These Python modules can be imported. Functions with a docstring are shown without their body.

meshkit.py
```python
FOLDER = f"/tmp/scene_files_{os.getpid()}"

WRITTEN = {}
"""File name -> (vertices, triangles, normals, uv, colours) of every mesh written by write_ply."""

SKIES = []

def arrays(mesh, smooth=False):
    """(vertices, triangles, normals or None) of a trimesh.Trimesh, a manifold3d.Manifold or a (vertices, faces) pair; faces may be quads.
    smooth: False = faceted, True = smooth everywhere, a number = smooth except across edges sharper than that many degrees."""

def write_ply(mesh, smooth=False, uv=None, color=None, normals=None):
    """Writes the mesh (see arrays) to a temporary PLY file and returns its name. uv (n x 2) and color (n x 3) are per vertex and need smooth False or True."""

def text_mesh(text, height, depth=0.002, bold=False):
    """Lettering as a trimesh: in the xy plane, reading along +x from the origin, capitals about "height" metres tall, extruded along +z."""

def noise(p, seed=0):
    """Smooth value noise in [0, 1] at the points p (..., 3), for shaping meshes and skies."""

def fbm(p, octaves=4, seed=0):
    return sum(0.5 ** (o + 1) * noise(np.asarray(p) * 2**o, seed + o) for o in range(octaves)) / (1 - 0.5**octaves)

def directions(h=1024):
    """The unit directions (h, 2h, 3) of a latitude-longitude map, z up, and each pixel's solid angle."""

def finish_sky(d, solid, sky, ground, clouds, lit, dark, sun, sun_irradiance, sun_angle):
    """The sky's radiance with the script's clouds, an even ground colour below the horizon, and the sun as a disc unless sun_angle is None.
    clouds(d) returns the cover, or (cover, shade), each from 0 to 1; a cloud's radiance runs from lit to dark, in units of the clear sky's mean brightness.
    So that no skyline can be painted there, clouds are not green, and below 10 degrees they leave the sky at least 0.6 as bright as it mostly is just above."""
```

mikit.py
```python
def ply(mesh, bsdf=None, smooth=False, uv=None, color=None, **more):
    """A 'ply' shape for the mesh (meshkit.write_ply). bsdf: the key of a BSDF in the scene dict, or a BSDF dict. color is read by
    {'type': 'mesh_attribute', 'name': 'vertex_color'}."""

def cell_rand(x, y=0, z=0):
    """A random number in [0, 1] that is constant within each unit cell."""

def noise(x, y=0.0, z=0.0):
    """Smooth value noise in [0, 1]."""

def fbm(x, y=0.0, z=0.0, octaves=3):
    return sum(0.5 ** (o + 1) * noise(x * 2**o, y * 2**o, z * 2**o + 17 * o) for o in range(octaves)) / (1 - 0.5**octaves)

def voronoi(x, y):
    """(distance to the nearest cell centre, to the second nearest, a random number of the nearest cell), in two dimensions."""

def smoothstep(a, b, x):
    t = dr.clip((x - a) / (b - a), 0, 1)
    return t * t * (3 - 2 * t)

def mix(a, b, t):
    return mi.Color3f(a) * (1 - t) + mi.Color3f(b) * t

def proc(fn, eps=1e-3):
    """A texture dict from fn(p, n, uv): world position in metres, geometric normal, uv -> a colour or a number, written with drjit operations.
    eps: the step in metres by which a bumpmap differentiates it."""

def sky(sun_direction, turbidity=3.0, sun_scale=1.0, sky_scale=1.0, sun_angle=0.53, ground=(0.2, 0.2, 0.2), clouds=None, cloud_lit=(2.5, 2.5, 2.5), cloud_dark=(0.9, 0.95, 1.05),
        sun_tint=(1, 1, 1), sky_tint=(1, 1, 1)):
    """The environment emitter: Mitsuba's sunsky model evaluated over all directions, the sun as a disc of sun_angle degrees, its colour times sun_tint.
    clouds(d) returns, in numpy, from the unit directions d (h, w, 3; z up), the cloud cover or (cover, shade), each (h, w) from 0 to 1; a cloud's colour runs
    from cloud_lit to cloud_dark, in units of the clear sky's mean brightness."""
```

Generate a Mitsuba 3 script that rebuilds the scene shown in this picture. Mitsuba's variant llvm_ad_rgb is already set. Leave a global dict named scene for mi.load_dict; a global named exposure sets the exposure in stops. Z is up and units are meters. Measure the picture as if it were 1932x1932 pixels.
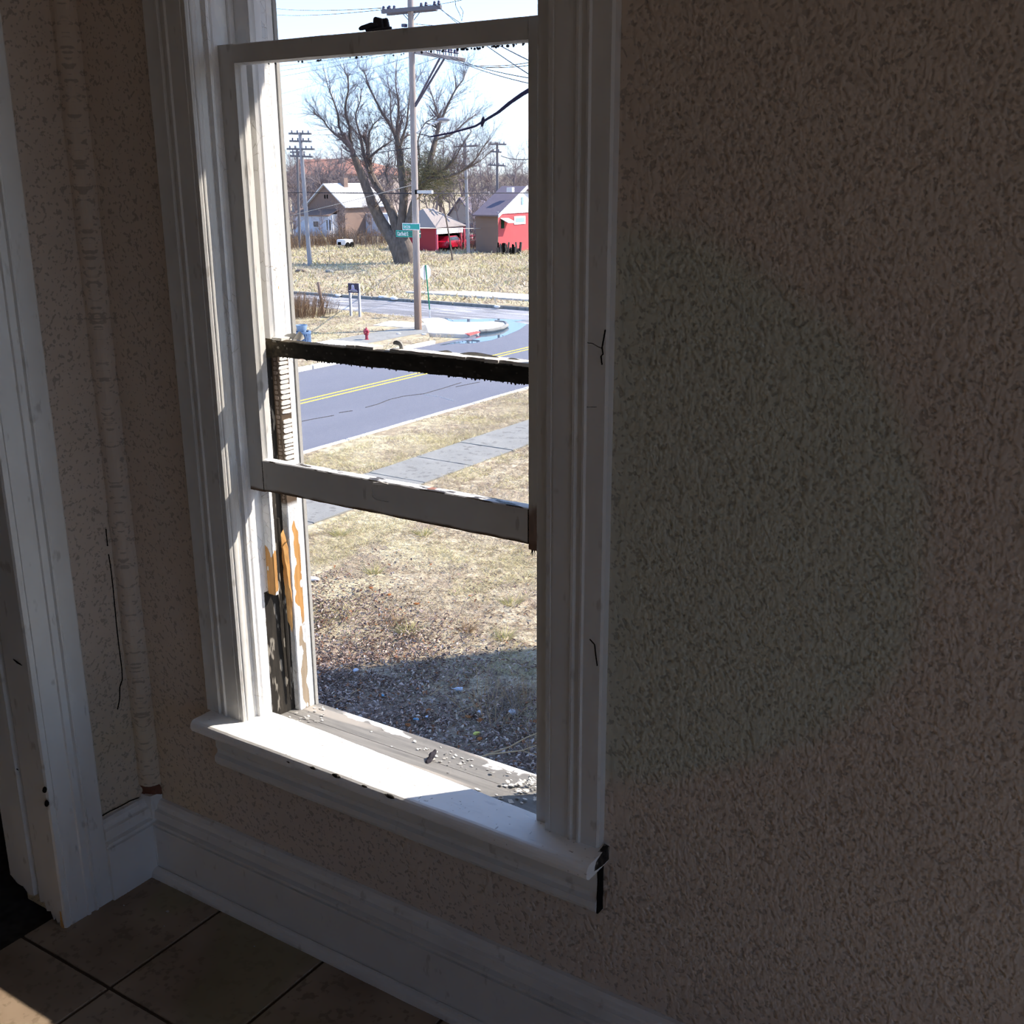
"""An empty room's corner with a double-hung window, and the street outside it."""
import math, random
import numpy as np, trimesh, drjit as dr, mitsuba as mi, mikit, meshkit
from mikit import noise, fbm, voronoi, smoothstep, mix, proc, cell_rand
from shapely.geometry import Polygon, box as sbox
T = mi.ScalarTransform4f
rnd = random.Random(11)
rng = np.random.default_rng(11)
scene, labels = {}, {}

# ---------------------------------------------------------------- camera, sky, sun, exposure
EYE = np.array([2.05, -1.52, 1.63])
FOC = 2105.4                                   # focal length in pixels of the 1932 frame
RIGHT = np.array([0.83589779, 0.54886214, -0.00502338])
DOWN = np.array([0.15486668, -0.24461691, -0.95717233])
AHEAD = np.array([-0.52658446, 0.79932028, -0.2894752])
m = np.eye(4)
m[:3, 0], m[:3, 1], m[:3, 2], m[:3, 3] = -RIGHT, -DOWN, AHEAD, EYE
scene['camera'] = {'type': 'perspective', 'fov': 2 * math.degrees(math.atan(966 / FOC)), 'fov_axis': 'x',
                   'to_world': T(m.tolist()), 'near_clip': 0.05, 'far_clip': 3000.0}
SUN = np.array([0.498, 0.55, 0.669])
scene['sky'] = mikit.sky(SUN, turbidity=3.6, sun_scale=1.0, sky_scale=1.55, ground=(0.24, 0.21, 0.16), sun_tint=(0.90, 0.98, 1.14), sky_tint=(0.95, 1.0, 1.12))
exposure = 2.65

# ---------------------------------------------------------------- survey: pixel of the 1932 frame -> point of the site
ZG, ZR = -5.37, -5.47                          # lawn level and road level (the room is one storey up)


def ray(px, py):
    return RIGHT * (px - 966) / FOC + DOWN * (py - 966) / FOC + AHEAD


def cut(px, py, axis, value):
    r = ray(px, py)
    return EYE + r * (value - EYE[axis]) / r[axis]


def gnd(px, py, z=None):
    return cut(px, py, 2, ZG if z is None else z)


def aty(px, py, y):
    return cut(px, py, 1, y)


def atx(px, py, x):
    return cut(px, py, 0, x)


def over(base, py, px):
    """the point above the ground point BASE that the pixel shows"""
    r = ray(px, py)
    return EYE + r * np.hypot(*(base[:2] - EYE[:2])) / np.hypot(r[0], r[1])


# ---------------------------------------------------------------- helpers
def numbered(key):
    if key not in taken:
        taken.add(key)
        return key
    k = 1
    while f'{key}_{k:03d}' in taken:
        k += 1
    taken.add(f'{key}_{k:03d}')
    return f'{key}_{k:03d}'


taken = set()


def thing(name, label=None, cat=None, group=None, kind=None):
    key = numbered(name)
    e = {k: v for k, v in (('label', label), ('category', cat), ('group', group), ('kind', kind)) if v}
    if e:
        labels[key] = e
    return key


def put(name, mesh, mat, parent=None, smooth=30, label=None, cat=None, group=None, kind=None, **more):
    key = numbered(parent + '__' + name if parent else name)
    scene[key] = mikit.ply(mesh, mat, smooth=smooth, **more)
    e = {k: v for k, v in (('label', label), ('category', cat), ('group', group), ('kind', kind)) if v}
    if e:
        labels[key] = e
    return key


def again(name, source, parent=None, to_world=None, **tag):
    """one more entry that shares the source's mesh"""
    key = numbered(parent + '__' + name if parent else name)
    scene[key] = {**scene[source], **({'to_world': to_world} if to_world is not None else {})}
    e = {k: v for k, v in tag.items() if v}
    if e:
        labels[key] = e
    return key


def cat(ms):
    return trimesh.util.concatenate([x for x in ms if x is not None])


def box(x0, x1, y0, y1, z0, z1, bev=0.0):
    if bev <= 0:
        b = trimesh.creation.box((x1 - x0, y1 - y0, z1 - z0))
        b.apply_translation(((x0 + x1) / 2, (y0 + y1) / 2, (z0 + z1) / 2))
        return b
    pts = []
    for sx in (0, 1):
        for sy in (0, 1):
            for sz in (0, 1):
                c = np.array([(x0, x1)[sx], (y0, y1)[sy], (z0, z1)[sz]], float)
                for a in range(3):
                    d = np.full(3, bev)
                    d[a] = 0
                    pts.append(c + d * np.array([1 - 2 * sx, 1 - 2 * sy, 1 - 2 * sz]))
    return trimesh.convex.convex_hull(np.array(pts))


def wobble(mesh, amp, freq, seed=0, maxedge=None, axes=(1, 1, 1)):
    """worn edges: displaces the vertices by noise"""
    if maxedge:
        v, f = trimesh.remesh.subdivide_to_size(mesh.vertices, mesh.faces, maxedge)
        mesh = trimesh.Trimesh(v, f, process=False)
        mesh.merge_vertices()
    v = np.array(mesh.vertices)
    d = np.stack([meshkit.fbm(v * freq + 31 * a, 3, seed + a) - 0.5 for a in range(3)], 1)
    mesh.vertices = v + d * 2 * amp * np.array(axes)
    return mesh


def extr(profile, axis, a, b):
    """a closed 2-D profile swept along an axis: axis 0 profile=(y,z), 1 profile=(x,z), 2 profile=(x,y)"""
    p = Polygon(profile)
    if not p.exterior.is_ccw:
        p = Polygon(profile[::-1])
    e = trimesh.creation.extrude_polygon(p, b - a, engine='earcut')
    v = np.array(e.vertices)
    if axis == 0:
        w = np.stack([v[:, 2] + a, v[:, 0], v[:, 1]], 1)
    elif axis == 1:
        w = np.stack([v[:, 1], v[:, 2] + a, v[:, 0]], 1)
    else:
        w = np.stack([v[:, 0], v[:, 1], v[:, 2] + a], 1)
    if axis == 1:                                   # (x,z) seen along y: swap the two columns to keep x first
        w = np.stack([v[:, 0], v[:, 2] + a, v[:, 1]], 1)
        e.faces = e.faces[:, ::-1]
    e.vertices = w
    return e


def tube(p, r, sides=6, cap=True):
    p = np.asarray(p, float)
    r = np.broadcast_to(np.asarray(r, float), (len(p),))
    t = np.gradient(p, axis=0)
    t /= np.linalg.norm(t, axis=1, keepdims=True) + 1e-12
    up = np.array([0.31, 0.17, 0.93]) if abs(t[0] @ np.array([0.31, 0.17, 0.93])) < 0.95 else np.array([1.0, 0.1, 0])
    a = np.cross(t, up)
    a /= np.linalg.norm(a, axis=1, keepdims=True) + 1e-12
    b = np.cross(t, a)
    ang = np.arange(sides) * 2 * np.pi / sides
    v = (p[:, None] + r[:, None, None] * (np.cos(ang)[None, :, None] * a[:, None] + np.sin(ang)[None, :, None] * b[:, None])).reshape(-1, 3)
    i, j = np.meshgrid(np.arange(len(p) - 1), np.arange(sides), indexing='ij')
    q = np.stack([i * sides + j, (i + 1) * sides + j, (i + 1) * sides + (j + 1) % sides, i * sides + (j + 1) % sides], -1).reshape(-1, 4)
    f = np.vstack([q[:, [0, 1, 2]], q[:, [0, 2, 3]]])
    if cap:
        n = len(v)
        v = np.vstack([v, p[:1], p[-1:]])
        k = np.arange(sides)
        f = np.vstack([f, np.stack([k * 0 + n, k, (k + 1) % sides], 1), np.stack([k * 0 + n + 1, (len(p) - 1) * sides + (k + 1) % sides, (len(p) - 1) * sides + k], 1)])
    return trimesh.Trimesh(v, f, process=False)


def lathe(profile, at, sides=24):
    """profile (radius, height) turned round a vertical axis"""
    e = trimesh.creation.revolve(np.array(profile, float), sections=sides)
    e.apply_translation(at)
    return e


def quad(a, b, c, d):
    return trimesh.Trimesh(np.array([a, b, c, d], float), [[0, 1, 2], [0, 2, 3]], process=False)


def slab(corners, thick):
    """a flat polygon of 3-D corners given a thickness along its own normal (away from the side they turn round)"""
    c = np.array(corners, float)
    n = np.cross(c[1] - c[0], c[2] - c[0])
    n /= np.linalg.norm(n)
    k = len(c)
    v = np.vstack([c, c - n * thick])
    f = [[0, i, i + 1] for i in range(1, k - 1)] + [[k, k + i + 1, k + i] for i in range(1, k - 1)]
    for i in range(k):
        j = (i + 1) % k
        f += [[i, k + i, k + j], [i, k + j, j]]
    return trimesh.Trimesh(v, f, process=False)


def hull(pts):
    return trimesh.convex.convex_hull(np.array(pts, float))


# ---------------------------------------------------------------- materials
def rgb(*c):
    return {'type': 'rgb', 'value': [float(x) for x in c]}


def plain(key, c, rough=None, metal=0.0):
    if rough is None and not metal:
        b = {'type': 'diffuse', 'reflectance': rgb(*c)}
    else:
        b = {'type': 'principled', 'base_color': rgb(*c), 'roughness': rough or 0.5, 'metallic': metal}
    scene[key] = {'type': 'twosided', 'bsdf': b}
    return key


def mat(key, color, rough=0.6, bump=None, height=0.001, eps=1e-3, spec=0.5):
    b = {'type': 'principled', 'base_color': proc(color) if callable(color) else rgb(*color), 'roughness': rough, 'specular': spec}
    if bump:
        b = {'type': 'bumpmap', 'nested': b, 'texture': proc(bump, eps=eps), 'scale': height}
    scene[key] = {'type': 'twosided', 'bsdf': b}
    return key


def pebble(p):
    s = p.x - p.y
    u, v = 0.8 * s + 0.6 * p.z, 0.8 * p.z - 0.6 * s
    u = u + 0.004 * noise(s * 70, p.z * 70, 3.0)
    a = noise(u * 185, v * 165, 1.0)
    b = noise(v * 330 + 11, u * 350, 5.0)
    return 0.62 * a + 0.38 * b


def c_wall(p, n, uv):
    base = mix((0.525, 0.450, 0.385), (0.585, 0.500, 0.425), fbm(p.x * 3, p.y * 3, p.z * 3, 3))
    # soft greenish light beside the window, painted into the paper colour
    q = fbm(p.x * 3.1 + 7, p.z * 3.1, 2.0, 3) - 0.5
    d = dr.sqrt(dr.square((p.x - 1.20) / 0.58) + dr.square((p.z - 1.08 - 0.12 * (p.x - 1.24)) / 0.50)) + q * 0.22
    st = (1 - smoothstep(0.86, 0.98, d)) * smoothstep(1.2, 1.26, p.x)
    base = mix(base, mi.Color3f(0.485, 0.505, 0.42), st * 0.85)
    # yellowed paper low in the corner
    yl = (1 - smoothstep(0.0, 0.55, p.x + fbm(p.x * 9, p.y * 9, p.z * 9, 2) * 0.3)) * (1 - smoothstep(0.15, 0.95, p.z + fbm(p.z * 5, p.x * 5, 3.0, 2) * 0.4))
    base = mix(base, mi.Color3f(0.56, 0.46, 0.27), yl * 0.7)
    h = pebble(p)
    return base * (1.03 - 0.34 * smoothstep(0.40, 0.24, h)) * (0.97 + 0.06 * noise(p.x * 40, p.y * 40, p.z * 40))  # pits of the relief are shaded dark in the colour itself


def b_wall(p, n, uv):
    return pebble(p)


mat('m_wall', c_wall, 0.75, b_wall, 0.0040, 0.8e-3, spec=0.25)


def c_trim(p, n, uv):
    g = fbm(p.x * 14, p.y * 14, p.z * 6, 3)
    c = mix((0.56, 0.56, 0.545), (0.66, 0.655, 0.63), g)
    s = smoothstep(0.66, 0.82, fbm(p.x * 60, p.y * 60, p.z * 22, 3))
    return mix(c, mi.Color3f(0.30, 0.28, 0.25), s * 0.5)


def b_trim(p, n, uv):
    return fbm(p.x * 40, p.y * 40, p.z * 14, 3)


mat('m_trim', c_trim, 0.42, b_trim, 0.0012, 1.5e-3)


def c_white(p, n, uv):
    """white paint that stands in the sun and the rain: crazed, dirty in the cracks"""
    f1, f2, w = voronoi(p.x * 60 + p.y * 47, p.z * 34 + p.y * 25)
    crack = (1 - smoothstep(0.0, 0.05, f2 - f1)) * smoothstep(0.5, 0.7, fbm(p.x * 13, p.y * 13, p.z * 9, 3))
    c = mix((0.72, 0.73, 0.74), (0.80, 0.80, 0.79), w)
    return mix(c, mi.Color3f(0.22, 0.19, 0.15), crack * 0.8)


mat('m_white', c_white, 0.5)


def c_peel(p, n, uv):
    """flaking white paint over bare wood, more wood the lower it is"""
    q = fbm(p.x * 55, p.y * 60, p.z * 17, 3)
    bare = smoothstep(0.50, 0.52, q - 0.25 + 0.41 * smoothstep(0.98, 0.85, p.z) * smoothstep(0.140, 0.150, p.y + 0.012 * (fbm(p.z * 40, p.x * 9, 1.0, 2) - 0.5)) + 0.35 * smoothstep(0.12, 0.09, p.y) * smoothstep(0.90, 0.86, p.z) - 0.14 * smoothstep(0.74, 0.66, p.z))
    g = fbm(p.x * 160, p.y * 160, p.z * 9, 3)
    wood = mix((0.36, 0.17, 0.05), (0.62, 0.36, 0.13), g)
    wood = mix(mi.Color3f(0.33, 0.27, 0.20) * (0.7 + 0.5 * g), wood, smoothstep(0.62, 0.72, p.z))
    f1, f2, w = voronoi(p.y * 70 + p.x * 60, p.z * 60)
    paint = mix((0.60, 0.63, 0.66), (0.74, 0.75, 0.76), w)
    paint = mix(paint, mi.Color3f(0.25, 0.23, 0.2), (1 - smoothstep(0.0, 0.06, f2 - f1)) * 0.6)
    out = mix(paint, wood, bare)
    # dark old wood between the alligatored flakes of the outer stop
    under = smoothstep(0.945, 0.96, p.z) * smoothstep(1.288, 1.276, p.z) * smoothstep(0.130, 0.132, p.y)
    return mix(out, mi.Color3f(0.09, 0.062, 0.04), under)


mat('m_peel', c_peel, 0.6)


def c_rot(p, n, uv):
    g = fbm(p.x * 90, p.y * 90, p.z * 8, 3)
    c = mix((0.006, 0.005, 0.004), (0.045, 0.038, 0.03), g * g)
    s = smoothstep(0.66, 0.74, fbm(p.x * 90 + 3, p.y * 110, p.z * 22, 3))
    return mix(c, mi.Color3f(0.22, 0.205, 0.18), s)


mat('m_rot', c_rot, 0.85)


def c_orange(p, n, uv):
    g = fbm(p.x * 220, p.y * 220, p.z * 10, 3)
    return mix((0.42, 0.19, 0.05), (0.70, 0.41, 0.15), g)


mat('m_orange', c_orange, 0.7)


def c_char(p, n, uv):
    """the blackened face of the upper sash's rail, a few white specks of paint left on it"""
    s = smoothstep(0.74, 0.80, noise(p.x * 170, p.y * 170, p.z * 170))
    edge = smoothstep(0.52, 0.40, p.x)
    c = mix((0.006, 0.006, 0.005), (0.035, 0.03, 0.024), fbm(p.x * 50, p.y * 50, p.z * 80, 3))
    c = mix(c, mi.Color3f(0.10, 0.08, 0.05), edge * fbm(p.x * 140, 0.0, p.z * 140, 2))
    return mix(c, mi.Color3f(0.35, 0.33, 0.29), s * (0.12 + 0.5 * edge))


mat('m_char', c_char, 0.9)


def c_sill(p, n, uv):
    """weathered grey sill boards, white paint left along the outer edge"""
    g = fbm(p.x * 7, p.y * 130, 0.0, 3)
    c = mix((0.12, 0.118, 0.115), (0.24, 0.235, 0.225), g)
    c = mix(c, mi.Color3f(0.31, 0.29, 0.265), smoothstep(0.55, 0.7, fbm(p.x * 3 + 9, p.y * 32, 1.0, 2)))
    left = smoothstep(0.164, 0.170, p.y + 0.028 * (fbm(p.x * 26, p.y * 60, 0.0, 3) - 0.5) * 2 - 0.008)
    keep = smoothstep(0.36, 0.40, fbm(p.x * 10 + 2, p.y * 18, 4.0, 2)) * smoothstep(0.44, 0.52, p.x)
    return mix(c, mi.Color3f(0.78, 0.78, 0.76), left * keep)


mat('m_sill', c_sill, 0.8)


def c_stool(p, n, uv):
    c = mix((0.76, 0.76, 0.75), (0.84, 0.84, 0.83), fbm(p.x * 12, p.y * 12, 0.0, 2))
    s = smoothstep(0.62, 0.85, fbm(p.x * 40, p.y * 90, p.z * 50, 3)) * smoothstep(0.45, 0.75, fbm(p.x * 6 + 3, p.y * 14, 0.0, 2)) * 0.6
    d = smoothstep(0.93, 0.95, noise(p.x * 150, p.y * 150, p.z * 150))
    c = mix(c, mi.Color3f(0.55, 0.56, 0.58), s * 0.8)
    return mix(c, mi.Color3f(0.2, 0.18, 0.15), d * 0.6)


mat('m_stool', c_stool, 0.5)
plain('m_void', (0.02, 0.018, 0.016))


def c_tile(p, n, uv):
    g = fbm(p.x * 7, p.y * 7, 0.0, 3)
    c = mix((0.16, 0.11, 0.075), (0.36, 0.29, 0.215), g)
    d = smoothstep(0.6, 0.75, fbm(p.x * 70, p.y * 70, 0.0, 3))
    c = mix(c, mi.Color3f(0.16, 0.12, 0.08), d * 0.6)
    return mix(c, mi.Color3f(0.22, 0.20, 0.11), smoothstep(0.58, 0.7, fbm(p.x * 4 + 5, p.y * 4, 3.0, 2)) * 0.6)


mat('m_tile', c_tile, 0.62, spec=0.3)
plain('m_grout', (0.07, 0.05, 0.035))


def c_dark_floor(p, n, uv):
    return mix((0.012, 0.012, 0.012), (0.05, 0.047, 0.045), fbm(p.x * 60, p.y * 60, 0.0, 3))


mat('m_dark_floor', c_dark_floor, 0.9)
plain('m_ceiling', (0.62, 0.60, 0.57))
plain('m_iron', (0.035, 0.036, 0.05), 0.45)
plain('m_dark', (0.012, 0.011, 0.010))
plain('m_rust', (0.14, 0.055, 0.03), 0.8)
plain('m_flake', (0.70, 0.69, 0.66))
plain('m_flake_grey', (0.42, 0.42, 0.41))
plain('m_flake_dark', (0.05, 0.048, 0.06))


# outdoor materials
def c_lawn(p, n, uv):
    a = fbm(p.x * 0.55, p.y * 0.55, 0.0, 3)
    b = fbm(p.x * 6, p.y * 6, 1.0, 3)
    e = fbm(p.x * 31, p.y * 31, 2.0, 3)
    c = mix((0.20, 0.155, 0.105), (0.50, 0.43, 0.31), smoothstep(0.3, 0.7, b * 0.55 + e * 0.45))
    c = mix(c, mi.Color3f(0.50, 0.45, 0.29), smoothstep(0.5, 0.66, a) * 0.45)
    c = mix(c, mi.Color3f(0.24, 0.18, 0.14), smoothstep(0.58, 0.72, fbm(p.x * 1.7 + 3, p.y * 1.7, 0.0, 3)) * 0.5)
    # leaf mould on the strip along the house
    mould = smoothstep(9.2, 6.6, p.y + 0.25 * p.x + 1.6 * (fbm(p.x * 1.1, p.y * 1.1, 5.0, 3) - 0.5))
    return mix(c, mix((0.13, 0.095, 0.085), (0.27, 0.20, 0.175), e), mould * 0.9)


def b_lawn(p, n, uv):
    return fbm(p.x * 9, p.y * 9, 0.0, 3)


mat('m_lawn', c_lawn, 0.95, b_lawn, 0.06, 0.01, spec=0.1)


def c_asphalt(p, n, uv):
    g = noise(p.x * 55, p.y * 55, 0.0)
    b = fbm(p.x * 0.9, p.y * 0.25, 0.0, 3)
    return mix((0.128, 0.135, 0.168), (0.172, 0.18, 0.215), 0.5 * g + 0.5 * b)


mat('m_asphalt', c_asphalt, 0.85, spec=0.3)


def c_oldroad(p, n, uv):
    b = fbm(p.x * 0.5, p.y * 2.6, 0.0, 3)
    g = noise(p.x * 30, p.y * 30, 0.0)
    c = mix((0.15, 0.15, 0.16), (0.30, 0.30, 0.32), smoothstep(0.35, 0.65, b) * 0.7 + 0.3 * g)
    return mix(c, mi.Color3f(0.46, 0.46, 0.47), smoothstep(0.62, 0.7, fbm(p.x * 0.35 + 4, p.y * 3.2, 2.0, 3)))


mat('m_oldroad', c_oldroad, 0.85, spec=0.3)


def c_concrete(p, n, uv):
    g = noise(p.x * 60, p.y * 60, p.z * 60)
    b = fbm(p.x * 2.2, p.y * 2.2, 0.0, 3)
    c = mix((0.19, 0.19, 0.182), (0.29, 0.29, 0.275), 0.6 * b + 0.4 * g)
    return mix(c, mi.Color3f(0.14, 0.135, 0.13), smoothstep(0.62, 0.75, fbm(p.x * 7, p.y * 7, 3.0, 3)) * 0.6)


mat('m_concrete', c_concrete, 0.9, spec=0.2)


def c_pale(p, n, uv):
    g = noise(p.x * 40, p.y * 40, p.z * 40)
    b = fbm(p.x * 1.5, p.y * 1.5, 0.0, 3)
    return mix((0.50, 0.49, 0.48), (0.70, 0.69, 0.67), 0.6 * b + 0.4 * g)


mat('m_pale', c_pale, 0.9, spec=0.2)


def c_pole(p, n, uv):
    g = fbm(p.x * 30, p.y * 30, p.z * 1.6, 3)
    c = mix((0.26, 0.21, 0.19), (0.45, 0.40, 0.37), g)
    low = smoothstep(ZG + 4.5, ZG + 0.2, p.z)
    return mix(c, mi.Color3f(0.22, 0.125, 0.075) * (0.7 + 0.6 * g), low * 0.75)


mat('m_pole', c_pole, 0.85)


def c_bark(p, n, uv):
    g = fbm(p.x * 8, p.y * 8, p.z * 2.2, 3)
    return mix((0.06, 0.047, 0.04), (0.21, 0.17, 0.145), g)


mat('m_bark', c_bark, 0.9)
plain('m_twig', (0.16, 0.13, 0.13))  # glare of the sky painted in as a paler colour
plain('m_far_twig', (0.225, 0.185, 0.185))  # paler mauve grey paints in the haze of distance
plain('m_brush', (0.25, 0.165, 0.105))
plain('m_brush_grey', (0.24, 0.195, 0.165))
plain('m_moss', (0.15, 0.14, 0.085))
scene['m_vc'] = {'type': 'twosided', 'bsdf': {'type': 'diffuse', 'reflectance': {'type': 'mesh_attribute', 'name': 'vertex_color'}}}
scene['m_water'] = {'type': 'twosided', 'bsdf': {'type': 'plastic', 'diffuse_reflectance': rgb(0.07, 0.11, 0.16), 'int_ior': 1.7}}
plain('m_line', (0.82, 0.56, 0.13))
plain('m_crack', (0.09, 0.09, 0.10))
plain('m_red_curb', (0.62, 0.16, 0.15))
plain('m_sign_green', (0.0, 0.20, 0.15), 0.4)
plain('m_sign_light', (0.02, 0.38, 0.32), 0.4)
plain('m_sign_white', (0.82, 0.85, 0.85), 0.4)
plain('m_sign_blue', (0.018, 0.016, 0.06), 0.4)
plain('m_lilac', (0.42, 0.38, 0.72), 0.4)
plain('m_post_green', (0.0, 0.16, 0.09), 0.5)
plain('m_alu', (0.62, 0.62, 0.63), 0.45, 0.0)
plain('m_grey_post', (0.28, 0.28, 0.31), 0.6)
plain('m_hydrant', (0.33, 0.035, 0.06), 0.5)
plain('m_bin', (0.10, 0.17, 0.30), 0.5)
plain('m_bin_light', (0.22, 0.32, 0.46), 0.5)
plain('m_wire', (0.05, 0.05, 0.06))
plain('m_wire_light', (0.45, 0.44, 0.42))
plain('m_cable', (0.03, 0.027, 0.05))
plain('m_old_wood', (0.16, 0.14, 0.125))
plain('m_arm', (0.19, 0.18, 0.19))
plain('m_insulator', (0.05, 0.05, 0.10), 0.3)
plain('m_house_white', (0.74, 0.75, 0.78))
plain('m_house_shade', (0.50, 0.54, 0.64))  # bluish copy of the white walls with their shade painted in
plain('m_roof_pale', (0.66, 0.67, 0.68))
plain('m_roof_grey', (0.33, 0.30, 0.29))
plain('m_roof_violet', (0.185, 0.165, 0.205))
plain('m_shingle', (0.24, 0.175, 0.15))
plain('m_red_brick', (0.50, 0.115, 0.125))
plain('m_red_wood', (0.36, 0.06, 0.07))
plain('m_roof_red', (0.52, 0.27, 0.20))
plain('m_church_wall', (0.42, 0.36, 0.33))
plain('m_glass_dark', (0.05, 0.06, 0.08), 0.15)
plain('m_glass_blue', (0.28, 0.42, 0.50), 0.2)
plain('m_car_red', (0.42, 0.01, 0.035), 0.25)
plain('m_car_grey', (0.33, 0.35, 0.39), 0.3)
plain('m_tyre', (0.02, 0.02, 0.02))
plain('m_green_dark', (0.02, 0.05, 0.035))
plain('m_pink', (0.60, 0.13, 0.19))
plain('m_litter_white', (0.78, 0.79, 0.81))
plain('m_litter_blue', (0.14, 0.34, 0.50))
plain('m_litter_pale_blue', (0.50, 0.56, 0.66))
plain('m_litter_yellow', (0.62, 0.60, 0.16))
plain('m_leaf_brown', (0.29, 0.12, 0.05))
plain('m_dry_stem', (0.42, 0.30, 0.18))
plain('m_tuft', (0.50, 0.46, 0.22))


def c_brick(p, n, uv):
    u = dr.select(dr.abs(n.x) > 0.5, p.y, p.x)
    row = dr.floor(p.z / 0.075)
    s = u / 0.22 + 0.5 * (row - 2 * dr.floor(row / 2))
    fx, fz = s - dr.floor(s), p.z / 0.075 - row
    j = dr.minimum(smoothstep(0.0, 0.05, dr.minimum(fx, 1 - fx)), smoothstep(0.0, 0.14, dr.minimum(fz, 1 - fz)))
    return mix((0.42, 0.39, 0.35), mix((0.22, 0.085, 0.06), (0.32, 0.14, 0.10), cell_rand(dr.floor(s), row)), j)


mat('m_far_brick', c_brick, 0.9)

# ================================================================ THE ROOM
# plan: x runs along the window wall from the corner, y points out of the window, z is up; the floor is z = 0
WX0, WX1, WZ0, WZ1 = 0.345, 1.131, 0.46, 2.22          # hole of the window in the wall
RX, RY, RZ = 4.3, -4.6, 2.75                           # the room's far corner


def S(name, mesh, m_, parent=None, label=None, **k):
    return put(name, mesh, m_, parent, label=label, kind=None if parent else 'structure', **k)


# the window wall (with this window and, outside the picture, a second one further along)
pw = Polygon([(-0.15, 0), (RX + 0.15, 0), (RX + 0.15, RZ), (-0.15, RZ)], [[(WX0, WZ0), (WX1, WZ0), (WX1, WZ1), (WX0, WZ1)], [(2.55, 0.5), (3.3, 0.5), (3.3, 2.2), (2.55, 2.2)]])
e = trimesh.creation.extrude_polygon(pw, 0.16, engine='earcut')
v = np.array(e.vertices)
e.vertices = np.stack([v[:, 0], v[:, 2], v[:, 1]], 1)
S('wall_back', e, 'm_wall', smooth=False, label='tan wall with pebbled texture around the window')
DY0, DY1, DZ = -0.285, -1.12, 2.06                     # the doorway in the left wall
pl = Polygon([(0, 0), (RY, 0), (RY, RZ), (0, RZ)], [[(DY0 + 0.02, 0.0), (DY1 - 0.02, 0.0), (DY1 - 0.02, DZ + 0.02), (DY0 + 0.02, DZ + 0.02)]])
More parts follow.
